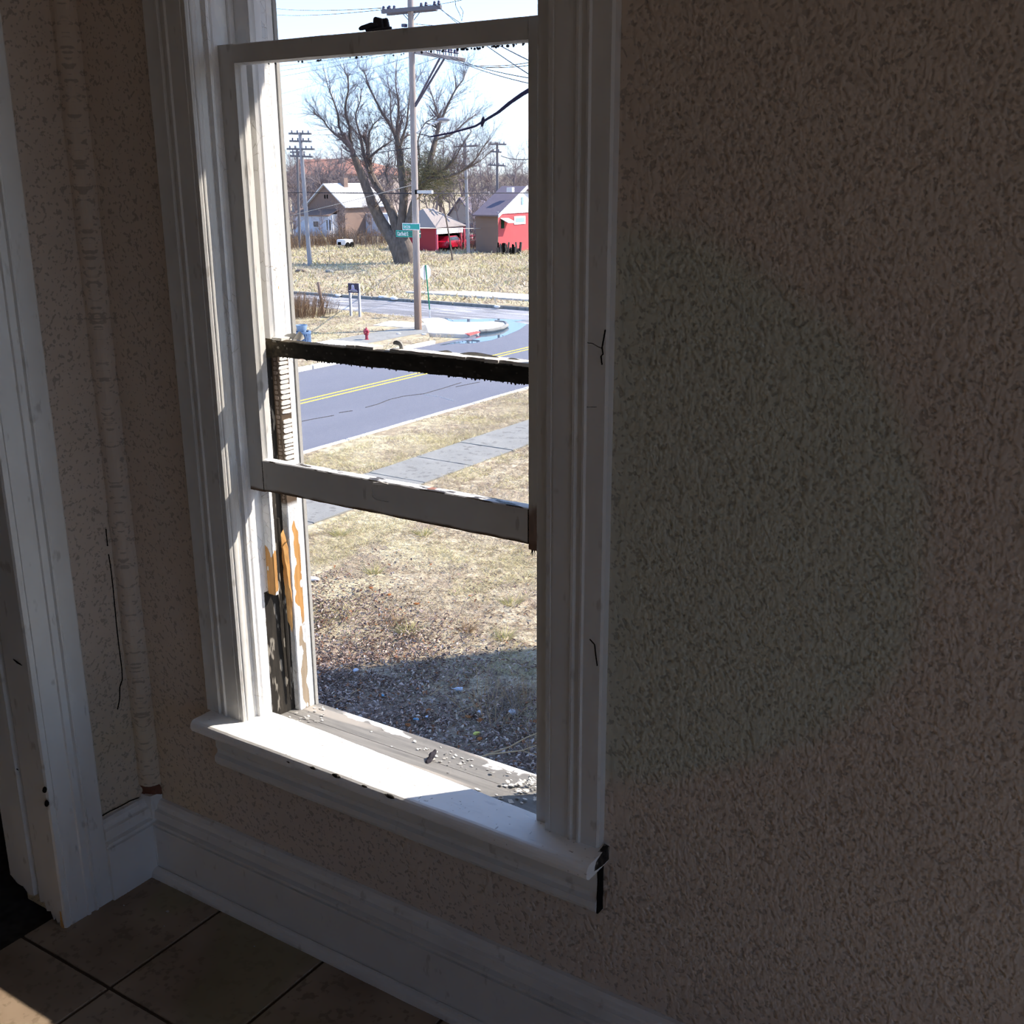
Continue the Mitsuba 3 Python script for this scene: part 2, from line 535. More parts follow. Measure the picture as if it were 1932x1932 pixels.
pl = Polygon([(0, 0), (RY, 0), (RY, RZ), (0, RZ)]).difference(sbox(DY1 - 0.02, -1, DY0 + 0.02, DZ + 0.02))
e = trimesh.creation.extrude_polygon(pl, 0.15, engine='earcut')
v = np.array(e.vertices)
e.vertices = np.stack([v[:, 2] - 0.15, v[:, 0], v[:, 1]], 1)
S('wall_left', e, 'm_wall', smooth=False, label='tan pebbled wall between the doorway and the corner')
pr = Polygon([(0, 0), (RY, 0), (RY, RZ), (0, RZ)], [[(-0.7, 0.5), (-1.6, 0.5), (-1.6, 2.25), (-0.7, 2.25)], [(-2.4, 0.5), (-3.3, 0.5), (-3.3, 2.25), (-2.4, 2.25)]])
e = trimesh.creation.extrude_polygon(pr, 0.15, engine='earcut')
v = np.array(e.vertices)
e.vertices = np.stack([v[:, 2] + RX, v[:, 0], v[:, 1]], 1)
S('wall_right', e, 'm_wall', smooth=False)
pf = Polygon([(-0.15, 0), (RX + 0.15, 0), (RX + 0.15, RZ), (-0.15, RZ)])
e = trimesh.creation.extrude_polygon(pf, 0.15, engine='earcut')
v = np.array(e.vertices)
e.vertices = np.stack([v[:, 0], v[:, 2] + RY - 0.15, v[:, 1]], 1)
S('wall_front', e, 'm_wall', smooth=False)
S('shade_eave', box(-4.0, 7.0, 0.16, 0.80, 2.62, 2.80), 'm_flake', smooth=False)  # unseen eave, added to throw shade on the top of the window
S('ceiling', box(-3.4, RX + 0.15, RY - 0.15, 0.16, RZ, RZ + 0.12), 'm_ceiling', smooth=False)
# the dark room behind the doorway
S('wall_hall_back', box(-3.4, -0.15, 0.0, 0.16, -0.1, RZ), 'm_wall', smooth=False)
S('wall_hall_left', box(-3.4, -3.25, RY, 0.0, -0.1, RZ), 'm_wall', smooth=False)
S('wall_hall_front', box(-3.4, -0.15, RY - 0.15, RY, -0.1, RZ), 'm_wall', smooth=False)
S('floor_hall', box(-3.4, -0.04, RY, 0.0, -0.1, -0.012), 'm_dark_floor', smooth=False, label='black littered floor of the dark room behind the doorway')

# the floor: a bed of grout and the tiles laid on it
fl = S('floor', box(-0.04, RX, RY, 0.0, -0.1, -0.004), 'm_grout', smooth=False, label='brown square-tiled floor with dark grout lines')
xs, ys = [-0.36, -0.038, 0.2645, 0.5845, 0.9045, 1.2245, 1.5445], [0.0, -0.035, -0.355, -0.675, -0.995, -1.315]
for i in range(1, 6):
    for j in range(5):
        x0, x1, y1, y0 = xs[i], xs[i + 1], ys[j], ys[j + 1]
        gx = 0.004 if i > 1 else 0.0
        S('tile', box(x0 + gx, x1 - 0.004, y0 + 0.004, y1 - 0.004 if j else y1, -0.012, 0.0, 0.0012), 'm_tile', fl, smooth=False)
S('tile_field', cat([box(-0.038, RX, RY, -1.315, -0.012, 0.0), box(1.5445, RX, -1.315, 0, -0.012, 0.0)]), 'm_tile', fl, smooth=False)

# corner bead papered over, torn off above the baseboard
a = np.linspace(0, np.pi / 2, 9)
prof = [(0.0, 0.0)] + [(0.0 + 0.036 * math.sin(t) ** 0.8, -0.036 * math.cos(t) ** 0.8) for t in a]
S('trim_1', wobble(extr(prof, 2, 0.236, RZ), 0.002, 26, 5, 0.03), 'm_wall', smooth=50, label='rounded bead covered with tan paper in the corner of the walls')
tb = wobble(extr([(0.0, 0.0)] + [(0.033 * math.sin(t), -0.033 * math.cos(t)) for t in a], 2, 0.208, 0.238), 0.012, 55, 9, 0.005)
S('torn_end', tb, 'm_rust', 'trim_1', label='ragged brown torn lower end of the bead')

# a crack where the bead has come away from the left wall
for pts, r_ in (((200, 998), (203, 1030)), 0.0011), (((205, 1046), (209, 1070), (214, 1115), (219, 1170), (224, 1215), (230, 1262), (231, 1282), (226, 1296), (226, 1318), (222, 1338)), 0.0012):
    S('crack', tube([cut(px, py, 0, 0.0015) for px, py in pts], r_, 5), 'm_dark', 'trim_1', smooth=False)

S('crack', tube([cut(px, py, 0, 0.004) for px, py in ((190, 1541), (207, 1531), (226, 1522), (246, 1511), (262, 1505))], 0.0014, 5), 'm_dark', 'wall_left', smooth=False)
# baseboards
BB = [(0.0, 0.0), (-0.028, 0.0), (-0.028, 0.128), (-0.022, 0.130), (-0.022, 0.134), (-0.030, 0.136), (-0.030, 0.143), (-0.020, 0.146), (-0.020, 0.151), (-0.026, 0.153),
      (-0.024, 0.172), (-0.016, 0.174), (-0.016, 0.180), (-0.014, 0.187), (-0.008, 0.194), (0.0, 0.195)]
bb = S('baseboard_back', wobble(extr([(y_, z_ if z_ else 0.004) for y_, z_ in BB], 0, 0.026, RX), 0.0006, 12, 3, 0.09), 'm_trim', smooth=25, label='white moulded baseboard under the window')
sh = [(-0.0305, 0.0)] + [(-0.0305 - 0.019 * math.cos(t) - 0.001, 0.021 * math.sin(t)) for t in np.linspace(0, np.pi / 2, 7)] + [(-0.0305, 0.021)]
S('shoe_moulding', wobble(extr(sh, 0, 0.0, RX), 0.0006, 20, 4, 0.06), 'm_trim', bb, smooth=40)
bl = [(-y * 1.0, z * 1.05) for y, z in BB]
S('baseboard_left', wobble(extr(bl, 1, -0.158, -0.026), 0.0008, 20, 6, 0.03), 'm_trim', smooth=25, label='short white baseboard between the door casing and the corner')
S('corner_post', extr([(0.0, 0.0), (0.034, 0.0), (0.034, -0.012), (0.03, -0.03), (0.012, -0.034), (0.0, -0.034)], 2, 0.022, 0.212), 'm_trim', bb, smooth=30)

# the doorway: casing and jamb
def casing_profile(w, t=0.021):
    return [(0, 0), (0, t - .005), (.02 * w, t), (.09 * w, t), (.10 * w, t - .002), (.12 * w, t - .002), (.13 * w, t), (.44 * w, t), (.46 * w, t + .0035), (.50 * w, t + .0035), (.525 * w, t - .002),
            (.60 * w, t - .002), (.62 * w, t + .0035), (.655 * w, t + .0035), (.68 * w, t), (.965 * w, t), (w, t - .004), (w, 0)]


dr_ = S('door_1', wobble(extr([(d, -0.285 + s) for s, d in casing_profile(0.13)], 2, 0.0, DZ + 0.1), 0.0007, 14, 8, 0.08), 'm_trim', smooth=25, label='worn white moulded casing of the doorway in the left wall')
S('casing', extr([(d, DY1 - s) for s, d in casing_profile(0.13)], 2, 0.0, DZ + 0.1), 'm_trim', dr_, smooth=25)
S('head', box(0, 0.021, DY1, DY0, DZ, DZ + 0.13), 'm_trim', dr_, smooth=False)
# jamb with a door stop; its foot is split and broken
jag = [(0.016, 0.004), (0.008, 0.0), (0.0, 0.012), (-0.008, 0.002), (-0.016, 0.02), (-0.022, 0.006), (-0.03, 0.026), (-0.045, 0.02), (-0.05, 0.044), (-0.066, 0.036), (-0.08, 0.05), (-0.10, 0.046),
       (-0.118, 0.06), (-0.14, 0.06), (-0.165, 0.075)]
S('jamb', extr([(x, z) for x, z in jag if x > -0.07] + [(-0.068, DZ), (0.016, DZ)], 1, -0.285, -0.262), 'm_trim', dr_, smooth=25)
S('door_stop', extr([(x, z) for x, z in jag if x < -0.078] + [(-0.165, DZ), (-0.080, DZ)], 1, -0.290, -0.262), 'm_trim', dr_, smooth=25)
S('rabbet', box(-0.08, -0.066, -0.278, -0.262, 0.03, DZ), 'm_flake_grey', dr_, smooth=False)
S('jamb', box(-0.165, 0.016, DY1 - 0.022, DY1, 0.0, DZ), 'm_trim', dr_, smooth=False)
S('splinter', wobble(hull([(0.006, -0.288, 0.0), (0.016, -0.287, 0.0), (0.012, -0.289, 0.045), (0.008, -0.283, 0.04), (0.014, -0.284, 0.0)]), 0.001, 60, 3, 0.006), 'm_orange', dr_, label='bare wood where the foot of the jamb has split')
for (px, py, l) in ((20, 1416, 0.011), (28, 1448, 0.012), (33, 1250, 0.014)):
    c = cut(px, py, 1, -0.2858)
    S('nail_mark', tube([c + np.array([-l, 0, 0.004]), c, c + np.array([l, 0, -0.003])], [0.0008, 0.0022, 0.0008], 5), 'm_dark', dr_, smooth=False)
for (px, py) in ((84, 1490), (88, 1516)):
    c = cut(px, py, 0, 0.022)
    S('hinge_screw_hole', wobble(trimesh.creation.icosphere(2, 0.0065).apply_transform(np.diag([0.4, 0.8, 1.2, 1])).apply_translation(c), 0.0012, 90, 2), 'm_dark', dr_)

# ---------------------------------------------------------------- the window
win = 'window_1'
taken.add(win)
labels[win] = {'label': 'tall window opening with worn white casing, stool and peeling jambs, no glass', 'kind': 'structure'}
S('casing', wobble(extr([(0.367 - s, -d) for s, d in casing_profile(0.119)], 2, 0.5, 2.2), 0.0006, 14, 1, 0.08), 'm_trim', win, smooth=25)
S('casing', wobble(extr([(1.128 + s, -d) for s, d in casing_profile(0.111)], 2, 0.5, 2.2), 0.0006, 14, 2, 0.08), 'm_trim', win, smooth=25)
S('head_casing', box(0.247, 1.239, -0.021, 0.0, 2.2, 2.33), 'm_trim', win, smooth=False)
# rounded inner bead beside the left casing
S('inside_bead', extr([(0.356, 0.012), (0.356, -0.012)] + [(0.3665 + 0.0035 * math.sin(t), -0.006 - 0.008 * math.cos(t)) for t in np.linspace(0, np.pi, 8)] + [(0.368, 0.012)], 2, 0.5, 2.2), 'm_trim', win, smooth=40)
# jamb boards
S('jamb', box(0.345, 0.366, 0.0, 0.077, 0.47, 2.22), 'm_white', win, smooth=False)
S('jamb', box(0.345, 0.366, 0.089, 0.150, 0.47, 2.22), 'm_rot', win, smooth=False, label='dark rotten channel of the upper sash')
S('jamb', box(1.110, 1.131, 0.0, 0.150, 0.47, 2.22), 'm_white', win, smooth=False)
S('jamb_head', box(0.345, 1.131, 0.0, 0.150, 2.20, 2.22), 'm_white', win, smooth=False)
st = extr([(0.366, 0.0175), (0.376, 0.0175), (0.3765, 0.022), (0.374, 0.026), (0.3765, 0.030), (0.3765, 0.039), (0.374, 0.0412), (0.366, 0.0412)], 2, 0.5, 2.2)
S('stop', wobble(st, 0.0006, 30, 3, 0.04), 'm_white', win, smooth=30, label='sunlit white stop of the left jamb')
S('stop', extr([(1.131, -0.002), (1.100, -0.002), (1.098, 0.001), (1.098, 0.0395), (1.131, 0.0395)], 2, 0.5, 2.2), 'm_trim', win, smooth=30)
pb = extr([(0.36, 0.077), (0.385, 0.077), (0.387, 0.079), (0.387, 0.087), (0.385, 0.089), (0.36, 0.089)], 2, 0.765, 1.275)
S('parting_bead', wobble(pb, 0.0011, 45, 4, 0.012), 'm_peel', win, smooth=30, label='parting bead with flaking paint and bare wood')
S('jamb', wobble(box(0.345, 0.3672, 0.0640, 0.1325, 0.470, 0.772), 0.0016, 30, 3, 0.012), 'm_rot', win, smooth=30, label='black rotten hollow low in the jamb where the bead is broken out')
S('parting_bead', box(0.352, 0.3715, 0.0778, 0.0905, 1.80, 2.2), 'm_white', win, smooth=False)
S('parting_bead', box(1.0945, 1.112, 0.077, 0.089, 0.476, 1.275), 'm_peel', win, smooth=False)
bs = extr([(0.36, 0.133), (0.380, 0.133), (0.382, 0.135), (0.382, 0.164), (0.380, 0.166), (0.36, 0.166)], 2, 0.466, 2.2)
bst = S('blind_stop', wobble(bs, 0.0011, 40, 5, 0.014), 'm_peel', win, smooth=30, label='outer stop, alligatored paint above and bare brown wood below')
S('blind_stop', box(1.096, 1.12, 0.133, 0.166, 0.466, 2.2), 'm_peel', win, smooth=False)
S('exterior_casing', box(0.28, 0.380, 0.1665, 0.182, 0.44, 2.3), 'm_white', win, smooth=False)
S('exterior_casing', box(1.09, 1.21, 0.1665, 0.19, 0.44, 2.3), 'm_white', win, smooth=False)
S('brick_mould', box(0.27, 0.3830, 0.1835, 0.192, 0.44, 2.3), 'm_flake_grey', win, smooth=False, label='blue-grey outer edge of the frame')
# alligatored paint on the outer stop: flakes in a column on each of its two visible faces
z = 0.955
k = 0
while z < 1.283:
    h = rnd.uniform(0.0075, 0.0125)
    for face in (0, 1):
        if rnd.random() < (0.05 if z > 1.0 else 0.45):
            continue
        lo, hi = ((0.1340, 0.1655) if face else (0.3690, 0.3805))
        w0, w1 = lo + rnd.uniform(0, 0.003), hi - rnd.uniform(0, 0.004)
        n_ = 10
        pts = []
        for q in range(n_):
            t = 2 * math.pi * q / n_
            cx, cz = (w0 + w1) / 2, z + h / 2
            sx, sz = math.cos(t), math.sin(t)
            sx, sz = np.sign(sx) * abs(sx) ** 0.55, np.sign(sz) * abs(sz) ** 0.55
            pts.append((cx + sx * (w1 - w0) / 2 * rnd.uniform(0.88, 1.03), cz + sz * (h / 2 - 0.0007) * rnd.uniform(0.85, 1.05)))
        th = rnd.uniform(0.0008, 0.0022)
        if face:
            fm = slab([(0.3822 + th + rnd.uniform(0, .0012), y_, z_) for y_, z_ in pts], th + 0.001)
        else:
            fm = slab([(x_, 0.1328 - th * 0.6, z_) for x_, z_ in pts], th)
        S('paint_flake', fm, 'm_flake' if face else 'm_brush_grey', bst, smooth=False)  # flakes on the room-side face coloured darker to paint its shade
    z += h
# splinter of raw wood that stands off the parting bead
spl = wobble(hull([(0.385, 0.106, 0.800), (0.394, 0.110, 0.800), (0.389, 0.103, 0.896), (0.392, 0.121, 0.735), (0.379, 0.113, 0.700), (0.383, 0.124, 0.66), (0.394, 0.118, 0.86), (0.388, 0.112, 0.905)]), 0.0022, 50, 7, 0.008)
S('splinter', spl, 'm_orange', win, smooth=30, label='orange splinter of raw wood in the left jamb')
S('splinter', tube([(0.388, 0.104, 0.868), (0.398, 0.104, 0.878), (0.405, 0.110, 0.886)], [0.002, 0.0016, 0.0004], 5), 'm_orange', win)
S('splinter', tube([(0.378, 0.108, 0.93), (0.380, 0.109, 0.80), (0.376, 0.112, 0.62), (0.374, 0.114, 0.50)], [0.003, 0.005, 0.0045, 0.002], 6), 'm_rot', win)
c = aty(560, 717, 0.22)
hk = S('bolt', trimesh.creation.icosphere(2, 0.0055).apply_transform(np.diag([0.5, 1, 1.25, 1])).apply_translation(c), 'm_rust', win, label='rusty bolt head on the outer casing')
S('shank', tube([c, c + np.array([-0.03, -0.028, 0.001])], 0.0012, 6), 'm_rust', win)

# the stool (inside sill) with its two horns, and the apron
sx0, sx1 = 0.263, 1.250
nose = [(-0.081 + 0.012 * (1 - math.sin(t)), 0.485 + 0.015 * math.cos(t)) for t in np.linspace(np.pi, 0, 9)]
pst = Polygon([(sx0, 0.0), (sx0, -0.069), (sx1, -0.069), (sx1, 0.0), (1.110, 0.0), (1.110, 0.013), (0.45, 0.046), (0.366, 0.046), (0.366, 0.0)])
body = trimesh.creation.extrude_polygon(pst, 0.03, engine='earcut').apply_translation((0, 0, 0.47))
stool = cat([body, extr(nose + [(-0.066, 0.4998), (-0.066, 0.4702)], 0, sx0, sx1)])
stl = S('stool', wobble(stool, 0.0008, 30, 11, 0.03), 'm_stool', win, smooth=35, label='thick white inside sill, half in the sun')
S('rotten_end', wobble(hull([(1.243, -0.060, 0.474), (1.243, -0.060, 0.494), (1.2525, -0.050, 0.478), (1.252, -0.045, 0.494), (1.243, -0.004, 0.474), (1.254, -0.006, 0.502), (1.257, -0.012, 0.480), (1.243, -0.004, 0.502)]), 0.003, 60, 3, 0.006), 'm_rot', win,
  label='dark rotten right end of the sill')
for (px, py, q) in ((545, 1438, 0.011), (590, 1449, 0.014), (635, 1464, 0.020), (688, 1484, 0.013), (735, 1502, 0.022)):
    c = aty(px, py, -0.0795)
    S('chipped_edge', wobble(trimesh.creation.icosphere(2, q * 0.5).apply_transform(np.diag([1.1, 0.35, 0.36, 1])).apply_translation(c), 0.0016, 120, int(px)), 'm_rot', win)
AP = [(0.0, 0.368), (-0.020, 0.368), (-0.024, 0.376), (-0.023, 0.389), (-0.015, 0.394), (-0.0135, 0.402), (-0.018, 0.410), (-0.018, 0.452), (-0.024, 0.463), (-0.034, 0.470), (0.0, 0.470)]
S('apron', wobble(extr(AP, 0, 0.264, 1.237), 0.0007, 18, 6, 0.06), 'm_trim', win, smooth=25)
S('apron_end', wobble(box(1.2372, 1.2405, -0.019, -0.001, 0.366, 0.466), 0.001, 60, 4, 0.01), 'm_dark', win, label='black slab over the end of the apron')  # thin black slab covers the end face
# the sloping outside sill, two boards
for y0, y1 in ((0.012, 0.1065), (0.108, 0.194)):
    zt = lambda y: 0.4835 - 0.125 * y
    S('sill_board', extr([(y0, zt(y0) - 0.02), (y1, zt(y1) - 0.02), (y1 + 0.002, zt(y1) - 0.006), (y1, zt(y1)), (y0, zt(y0))], 0, 0.345, 1.131), 'm_sill', win, smooth=25)
def zsill(y):
    return 0.4835 - 0.125 * y


# the cracks and the dark gaps at the right casing
for pts, r_ in ((((1102, 646), (1118, 648), (1128, 654), (1135, 657)), 0.0006), (((1142, 622), (1139, 640), (1136, 656), (1138, 668), (1134, 672), (1136, 688)), 0.0012), (((1113, 1206), (1122, 1216), (1124, 1236), (1127, 1256)), 0.0011),
                (((1107, 768), (1126, 768)), 0.0004)):
    S('crack', tube([aty(px, py, -0.0212) for px, py in pts], r_, 5), 'm_dark', win, smooth=False)

# ---------------------------------------------------------------- the two sashes
def c_sash(p, n, uv):
    t = c_trim(p, n, uv)
    f = fbm(p.x * 34, p.y * 120, p.z * 60, 3)
    flaky = mix((0.74, 0.75, 0.76), (0.07, 0.06, 0.05), smoothstep(0.52, 0.60, f))
    flaky = mix(flaky, mi.Color3f(0.33, 0.14, 0.07), smoothstep(0.012, 0.004, dr.abs(p.x - 0.838)) * smoothstep(0.045, 0.05, p.y))
    wood = mix((0.12, 0.085, 0.055), (0.30, 0.17, 0.09), fbm(p.x * 25, p.y * 120, p.z * 120, 3))
    c = dr.select(n.z > 0.55, mi.Color3f(flaky), dr.select(n.z < -0.5, mi.Color3f(wood), mi.Color3f(t)))
    low = smoothstep(1.022, 1.016, p.z + 0.008 * fbm(p.x * 30, p.z * 200, 0.0, 2))
    c = mix(c, wood * 0.7, low * smoothstep(1.1, 1.05, p.z))
    brown = smoothstep(1.088, 1.06, p.z + 0.03 * (fbm(p.x * 120, p.y * 90, p.z * 40, 2) - 0.5)) * smoothstep(1.052, 1.056, p.x)
    return mix(c, mi.Color3f(0.22, 0.125, 0.085) * (0.6 + 0.7 * fbm(p.x * 160, p.y * 160, p.z * 25, 2)), brown * 0.85)


mat('m_sash', c_sash, 0.5, b_trim, 0.0012, 1.5e-3)
ls = thing('lower_sash', 'raised lower sash with empty grey frame and a lock on its top rail', 'window sash')
Y0, Y1 = 0.0415, 0.0765
def stile(xo, xi):
    d = 1 if xi > xo else -1
    return [(xo, Y0), (xi, Y0), (xi + d * .002, Y0 + .006), (xi - d * .002, Y0 + .009), (xi + d * .002, Y0 + .013), (xi + d * .002, Y0 + .019), (xi - d * .005, Y0 + .0195), (xi - d * .005, Y1), (xo, Y1)]
S2 = lambda name, mesh, m_, parent, **k: put(name, mesh, m_, parent, **k)
S2('stile', wobble(extr(stile(0.3685, 0.4145), 2, 1.009, 1.8615), 0.0006, 25, 2, 0.04), 'm_sash', ls, smooth=28)
S2('stile', wobble(extr(stile(1.1045, 1.056), 2, 1.002, 1.8615), 0.0006, 25, 3, 0.04), 'm_sash', ls, smooth=28)
TR = [(Y0, 1.8285), (Y0, 1.8600), (Y0 + .002, 1.8615), (Y1, 1.8615), (Y1, 1.833), (Y0 + .0195, 1.833), (Y0 + .0195, 1.826), (Y0 + .006, 1.826)]
S2('rail', wobble(extr(TR, 0, 0.4125, 1.0555), 0.0006, 25, 4, 0.04), 'm_trim', ls, smooth=28)
BR = [(Y0, 1.0115), (Y0, 1.0745), (Y0 + .002, 1.0765), (Y0 + .012, 1.0775), (Y0 + .0195, 1.0775), (Y0 + .020, 1.071), (Y1, 1.069), (Y1, 1.0115)]
S2('rail', wobble(extr(BR, 0, 0.4130, 1.0550), 0.0013, 30, 5, 0.012), 'm_sash', ls, smooth=28, label='broad lower rail with flaked paint on top and bare wood beneath')
# crumbs of old putty under the top rail, roots of dirt under the right stile
cr = []
for i in range(70):
    x = rnd.uniform(0.9, 1.055) if i < 46 else rnd.uniform(0.42, 0.9)
    s = rnd.uniform(0.001, 0.0026)
    cr.append(trimesh.creation.icosphere(0, s).apply_translation((x, Y0 + .02 + rnd.uniform(-.002, .004), 1.826 - rnd.uniform(0, .003))))
S2('putty_crumbs', cat(cr), 'm_iron', ls, kind='stuff', smooth=False)
cr = []
c = aty(1006, 1036, 0.055)
for i in range(12):
    q = c + np.array([rnd.uniform(-.007, .007), rnd.uniform(-.006, .006), 0.004])
    cr.append(tube([q, q + np.array([rnd.uniform(-.004, .004), 0, -rnd.uniform(.006, .018)])], [0.0016, 0.0004], 4))
S2('dirt_fringe', cat(cr), 'm_dark', ls, kind='stuff', smooth=False)
# sash lock: plate, two cheeks and the lever
def blob(pts):
    return hull(np.vstack([trimesh.creation.icosphere(1, r).vertices + aty(px, py, y) for px, py, y, r in pts]))
lk = thing(ls + '__sash_lock')
S2('plate', blob([(692, 57, 0.052, .0025), (737, 53, 0.052, .0025), (692, 57, 0.070, .0025), (737, 53, 0.070, .0025)]), 'm_iron', lk)
S2('cam', blob([(708, 54, 0.058, .004), (709, 37, 0.058, .0045), (719, 39, 0.058, .004), (722, 54, 0.058, .004)]), 'm_iron', lk)
S2('cam', blob([(722, 54, 0.062, .004), (721, 40, 0.062, .004), (729, 38, 0.062, .0035), (732, 54, 0.062, .004)]), 'm_iron', lk)
S2('lever', blob([(712, 48, 0.056, .004), (700, 47, 0.053, .004), (683, 52, 0.050, .0032), (680, 54, 0.050, .003)]), 'm_iron', lk)
# what is left of the finger lift
S2('paint_chip', wobble(blob([(705, 912, 0.0405, .0022), (718, 911, 0.0405, .003), (731, 914, 0.0405, .0014)]), 0.0012, 90, 1, 0.003), 'm_flake', ls, label='white chip of paint standing off the lower rail')
S2('finger_lift_scar', tube([aty(702, 920, 0.0413), aty(703, 938, 0.0413), aty(712, 943, 0.0412), aty(733, 947, 0.0413)], 0.0008, 5), 'm_flake_grey', ls, smooth=False)
S2('joint', box(0.4118, 0.4132, Y0 - 0.0004, Y0 + .002, 1.0115, 1.0745), 'm_dark', ls, smooth=False)
S2('joint', box(1.0545, 1.0560, Y0 - 0.0004, Y0 + .002, 1.0115, 1.0745), 'm_dark', ls, smooth=False)

us = thing('upper_sash', 'upper sash with a blackened meeting rail and no glass, behind the raised sash', 'window sash')
Y0, Y1 = 0.0915, 0.1275
S2('stile', wobble(extr(stile(0.3675, 0.409), 2, 1.283, 2.18), 0.0006, 25, 6, 0.04), 'm_white', us, smooth=28)
S2('stile', wobble(extr(stile(1.1085, 1.067), 2, 1.283, 2.18), 0.0006, 25, 7, 0.04), 'm_white', us, smooth=28)
S2('rail', box(0.409, 1.067, Y0, Y1, 2.14, 2.18), 'm_white', us, smooth=False)
MR = [(Y0, 1.2820), (Y0, 1.3125), (Y0 + .0015, 1.3138), (Y0 + .016, 1.3140), (Y1, 1.311), (Y1, 1.2825)]
S2('meeting_rail', wobble(extr(MR, 0, 0.400, 1.0662), 0.0017, 55, 8, 0.006), 'm_char', us, smooth=28, label='blackened crumbling meeting rail')
S2('joint_block', wobble(box(0.392, 0.412, Y0 - 0.0004, Y1, 1.278, 1.316), 0.0018, 60, 3, 0.006), 'm_char', us)
# white paint left along its top, some of it curling up
pt, x = [], 0.412
while x < 1.06:
    l = rnd.uniform(0.02, 0.06)
    if rnd.random() < 0.9:
        pt.append(wobble(box(x, min(x + l, 1.066), Y0 + rnd.uniform(-.001, .006), Y1 - rnd.uniform(0, .008), 1.3125, 1.3190), 0.0011, 60, int(x * 1e4), 0.008))
    x += l
S2('paint_skin', cat(pt), 'm_flake', us, kind='stuff', smooth=28)
def curl(x0, x1, y, h, m_='m_flake_grey'):
    n_ = 9
    t = np.linspace(0, 1, n_)
    xs_ = x0 + (x1 - x0) * t
    z0_ = 1.3155 + 0.0006 * np.sin(t * 9 + x0 * 50)
    top = z0_ + h * np.sin(np.pi * np.clip(t * 0.9 + 0.08, 0, 1)) ** 0.6
    a_ = np.stack([xs_, np.full(n_, y), z0_], 1)
    b_ = np.stack([xs_, np.full(n_, y + h * 0.5), top], 1)
    v_ = np.vstack([a_, b_])
    f_ = [[i, i + 1, n_ + i + 1] for i in range(n_ - 1)] + [[i, n_ + i + 1, n_ + i] for i in range(n_ - 1)]
    v2 = v_ + np.array([0, 0.0012, 0.0003])
    f2 = [[a + 2 * n_, c_ + 2 * n_, b + 2 * n_] for a, b, c_ in f_]
    return S2('paint_curl', trimesh.Trimesh(np.vstack([v_, v2]), f_ + f2, process=False), m_, us, smooth=True)
curl(0.858, 0.952, 0.112, 0.0085)
curl(0.958, 1.000, 0.112, 0.0050)
curl(1.018, 1.062, 0.106, 0.0045)
curl(0.806, 0.846, 0.118, 0.0060)
curl(0.418, 0.462, 0.118, 0.0100)
curl(0.452, 0.475, 0.112, 0.0150, 'm_flake')
curl(0.76, 0.80, 0.100, 0.0035)
kp = thing(us + '__lock_keeper')
S2('hook', tube([aty(px, py, 0.110) for px, py in ((743, 648), (746, 646.5), (750, 646), (755, 648), (757.5, 652), (758, 657), (760, 662))], [0.0025, 0.004, 0.0048, 0.0048, 0.0048, 0.005, 0.0055], 8), 'm_flake_grey', kp)
S2('base', wobble(blob([(752, 661, 0.104, .003), (772, 664, 0.104, .0025), (752, 660, 0.116, .003), (772, 663, 0.116, .0025)]), 0.0012, 90, 5, 0.004), 'm_flake', kp)
cr = []
for i in range(210):
    x = rnd.uniform(0.41, 1.066)
    s = rnd.uniform(0.0006, 0.0017) * (1.6 if rnd.random() < 0.08 else 1)
    cr.append(trimesh.creation.icosphere(0, s).apply_transform(np.diag([1, 1, rnd.uniform(0.8, 2.0), 1])).apply_translation((x, rnd.uniform(Y0, Y0 + .02), 1.2815 - rnd.uniform(0, .0015))))
S2('crumbs', cat(cr), 'm_char', us, kind='stuff', smooth=False)

# ---------------------------------------------------------------- flakes of paint lying on the outside sill
def flake(x, y, s, tilt=0.3, mat_='m_flake', key='paint_flake', zoff=0.0, ztop=None):
    k_ = rnd.randint(4, 6)
    a0 = rnd.uniform(0, 6.28)
    ring = [(math.cos(a0 + 2 * math.pi * i / k_) * s * rnd.uniform(0.6, 1.1), math.sin(a0 + 2 * math.pi * i / k_) * s * rnd.uniform(0.45, 0.8)) for i in range(k_)]
    tx, ty = rnd.uniform(-tilt, tilt), rnd.uniform(-tilt, tilt)
    zs = (zsill(y) if ztop is None else ztop) + zoff
    top = [(x + a_, y + b_, a_ * tx + b_ * ty) for a_, b_ in ring]
    lowest = min(t[2] for t in top)
    top = [(a_, b_, zs + c_ - lowest + 0.0012) for a_, b_, c_ in top]
    return slab(top, 0.0011)


GF = 'loose paint flakes on the outside sill'
for i in range(150):
    r_ = rnd.random()
    if r_ < 0.52:
        x, y, s = rnd.gauss(1.005, 0.032), rnd.gauss(0.138, 0.026), rnd.uniform(0.003, 0.0075)
    elif r_ < 0.80:
        x, y, s = rnd.gauss(0.80, 0.045), rnd.gauss(0.143, 0.014), rnd.uniform(0.002, 0.005)
    elif r_ < 0.90:
        x, y, s = rnd.uniform(0.90, 1.05), rnd.uniform(0.035, 0.075), rnd.uniform(0.003, 0.010)
    else:
        x, y, s = rnd.uniform(0.55, 1.0), rnd.uniform(0.06, 0.18), rnd.uniform(0.0015, 0.0035)
    if not (0.42 < x < 1.075 and 0.05 < y < 0.188):
        continue
    put('paint_flake', flake(x, y, s, 0.5, zoff=0.0015 * (i % 4) if r_ < 0.52 else 0), 'm_flake', smooth=False, label='small white flake of peeled paint lying on the grey outside sill', cat='paint flake', group=GF)
GL = 'paint flakes at the foot of the left jamb'
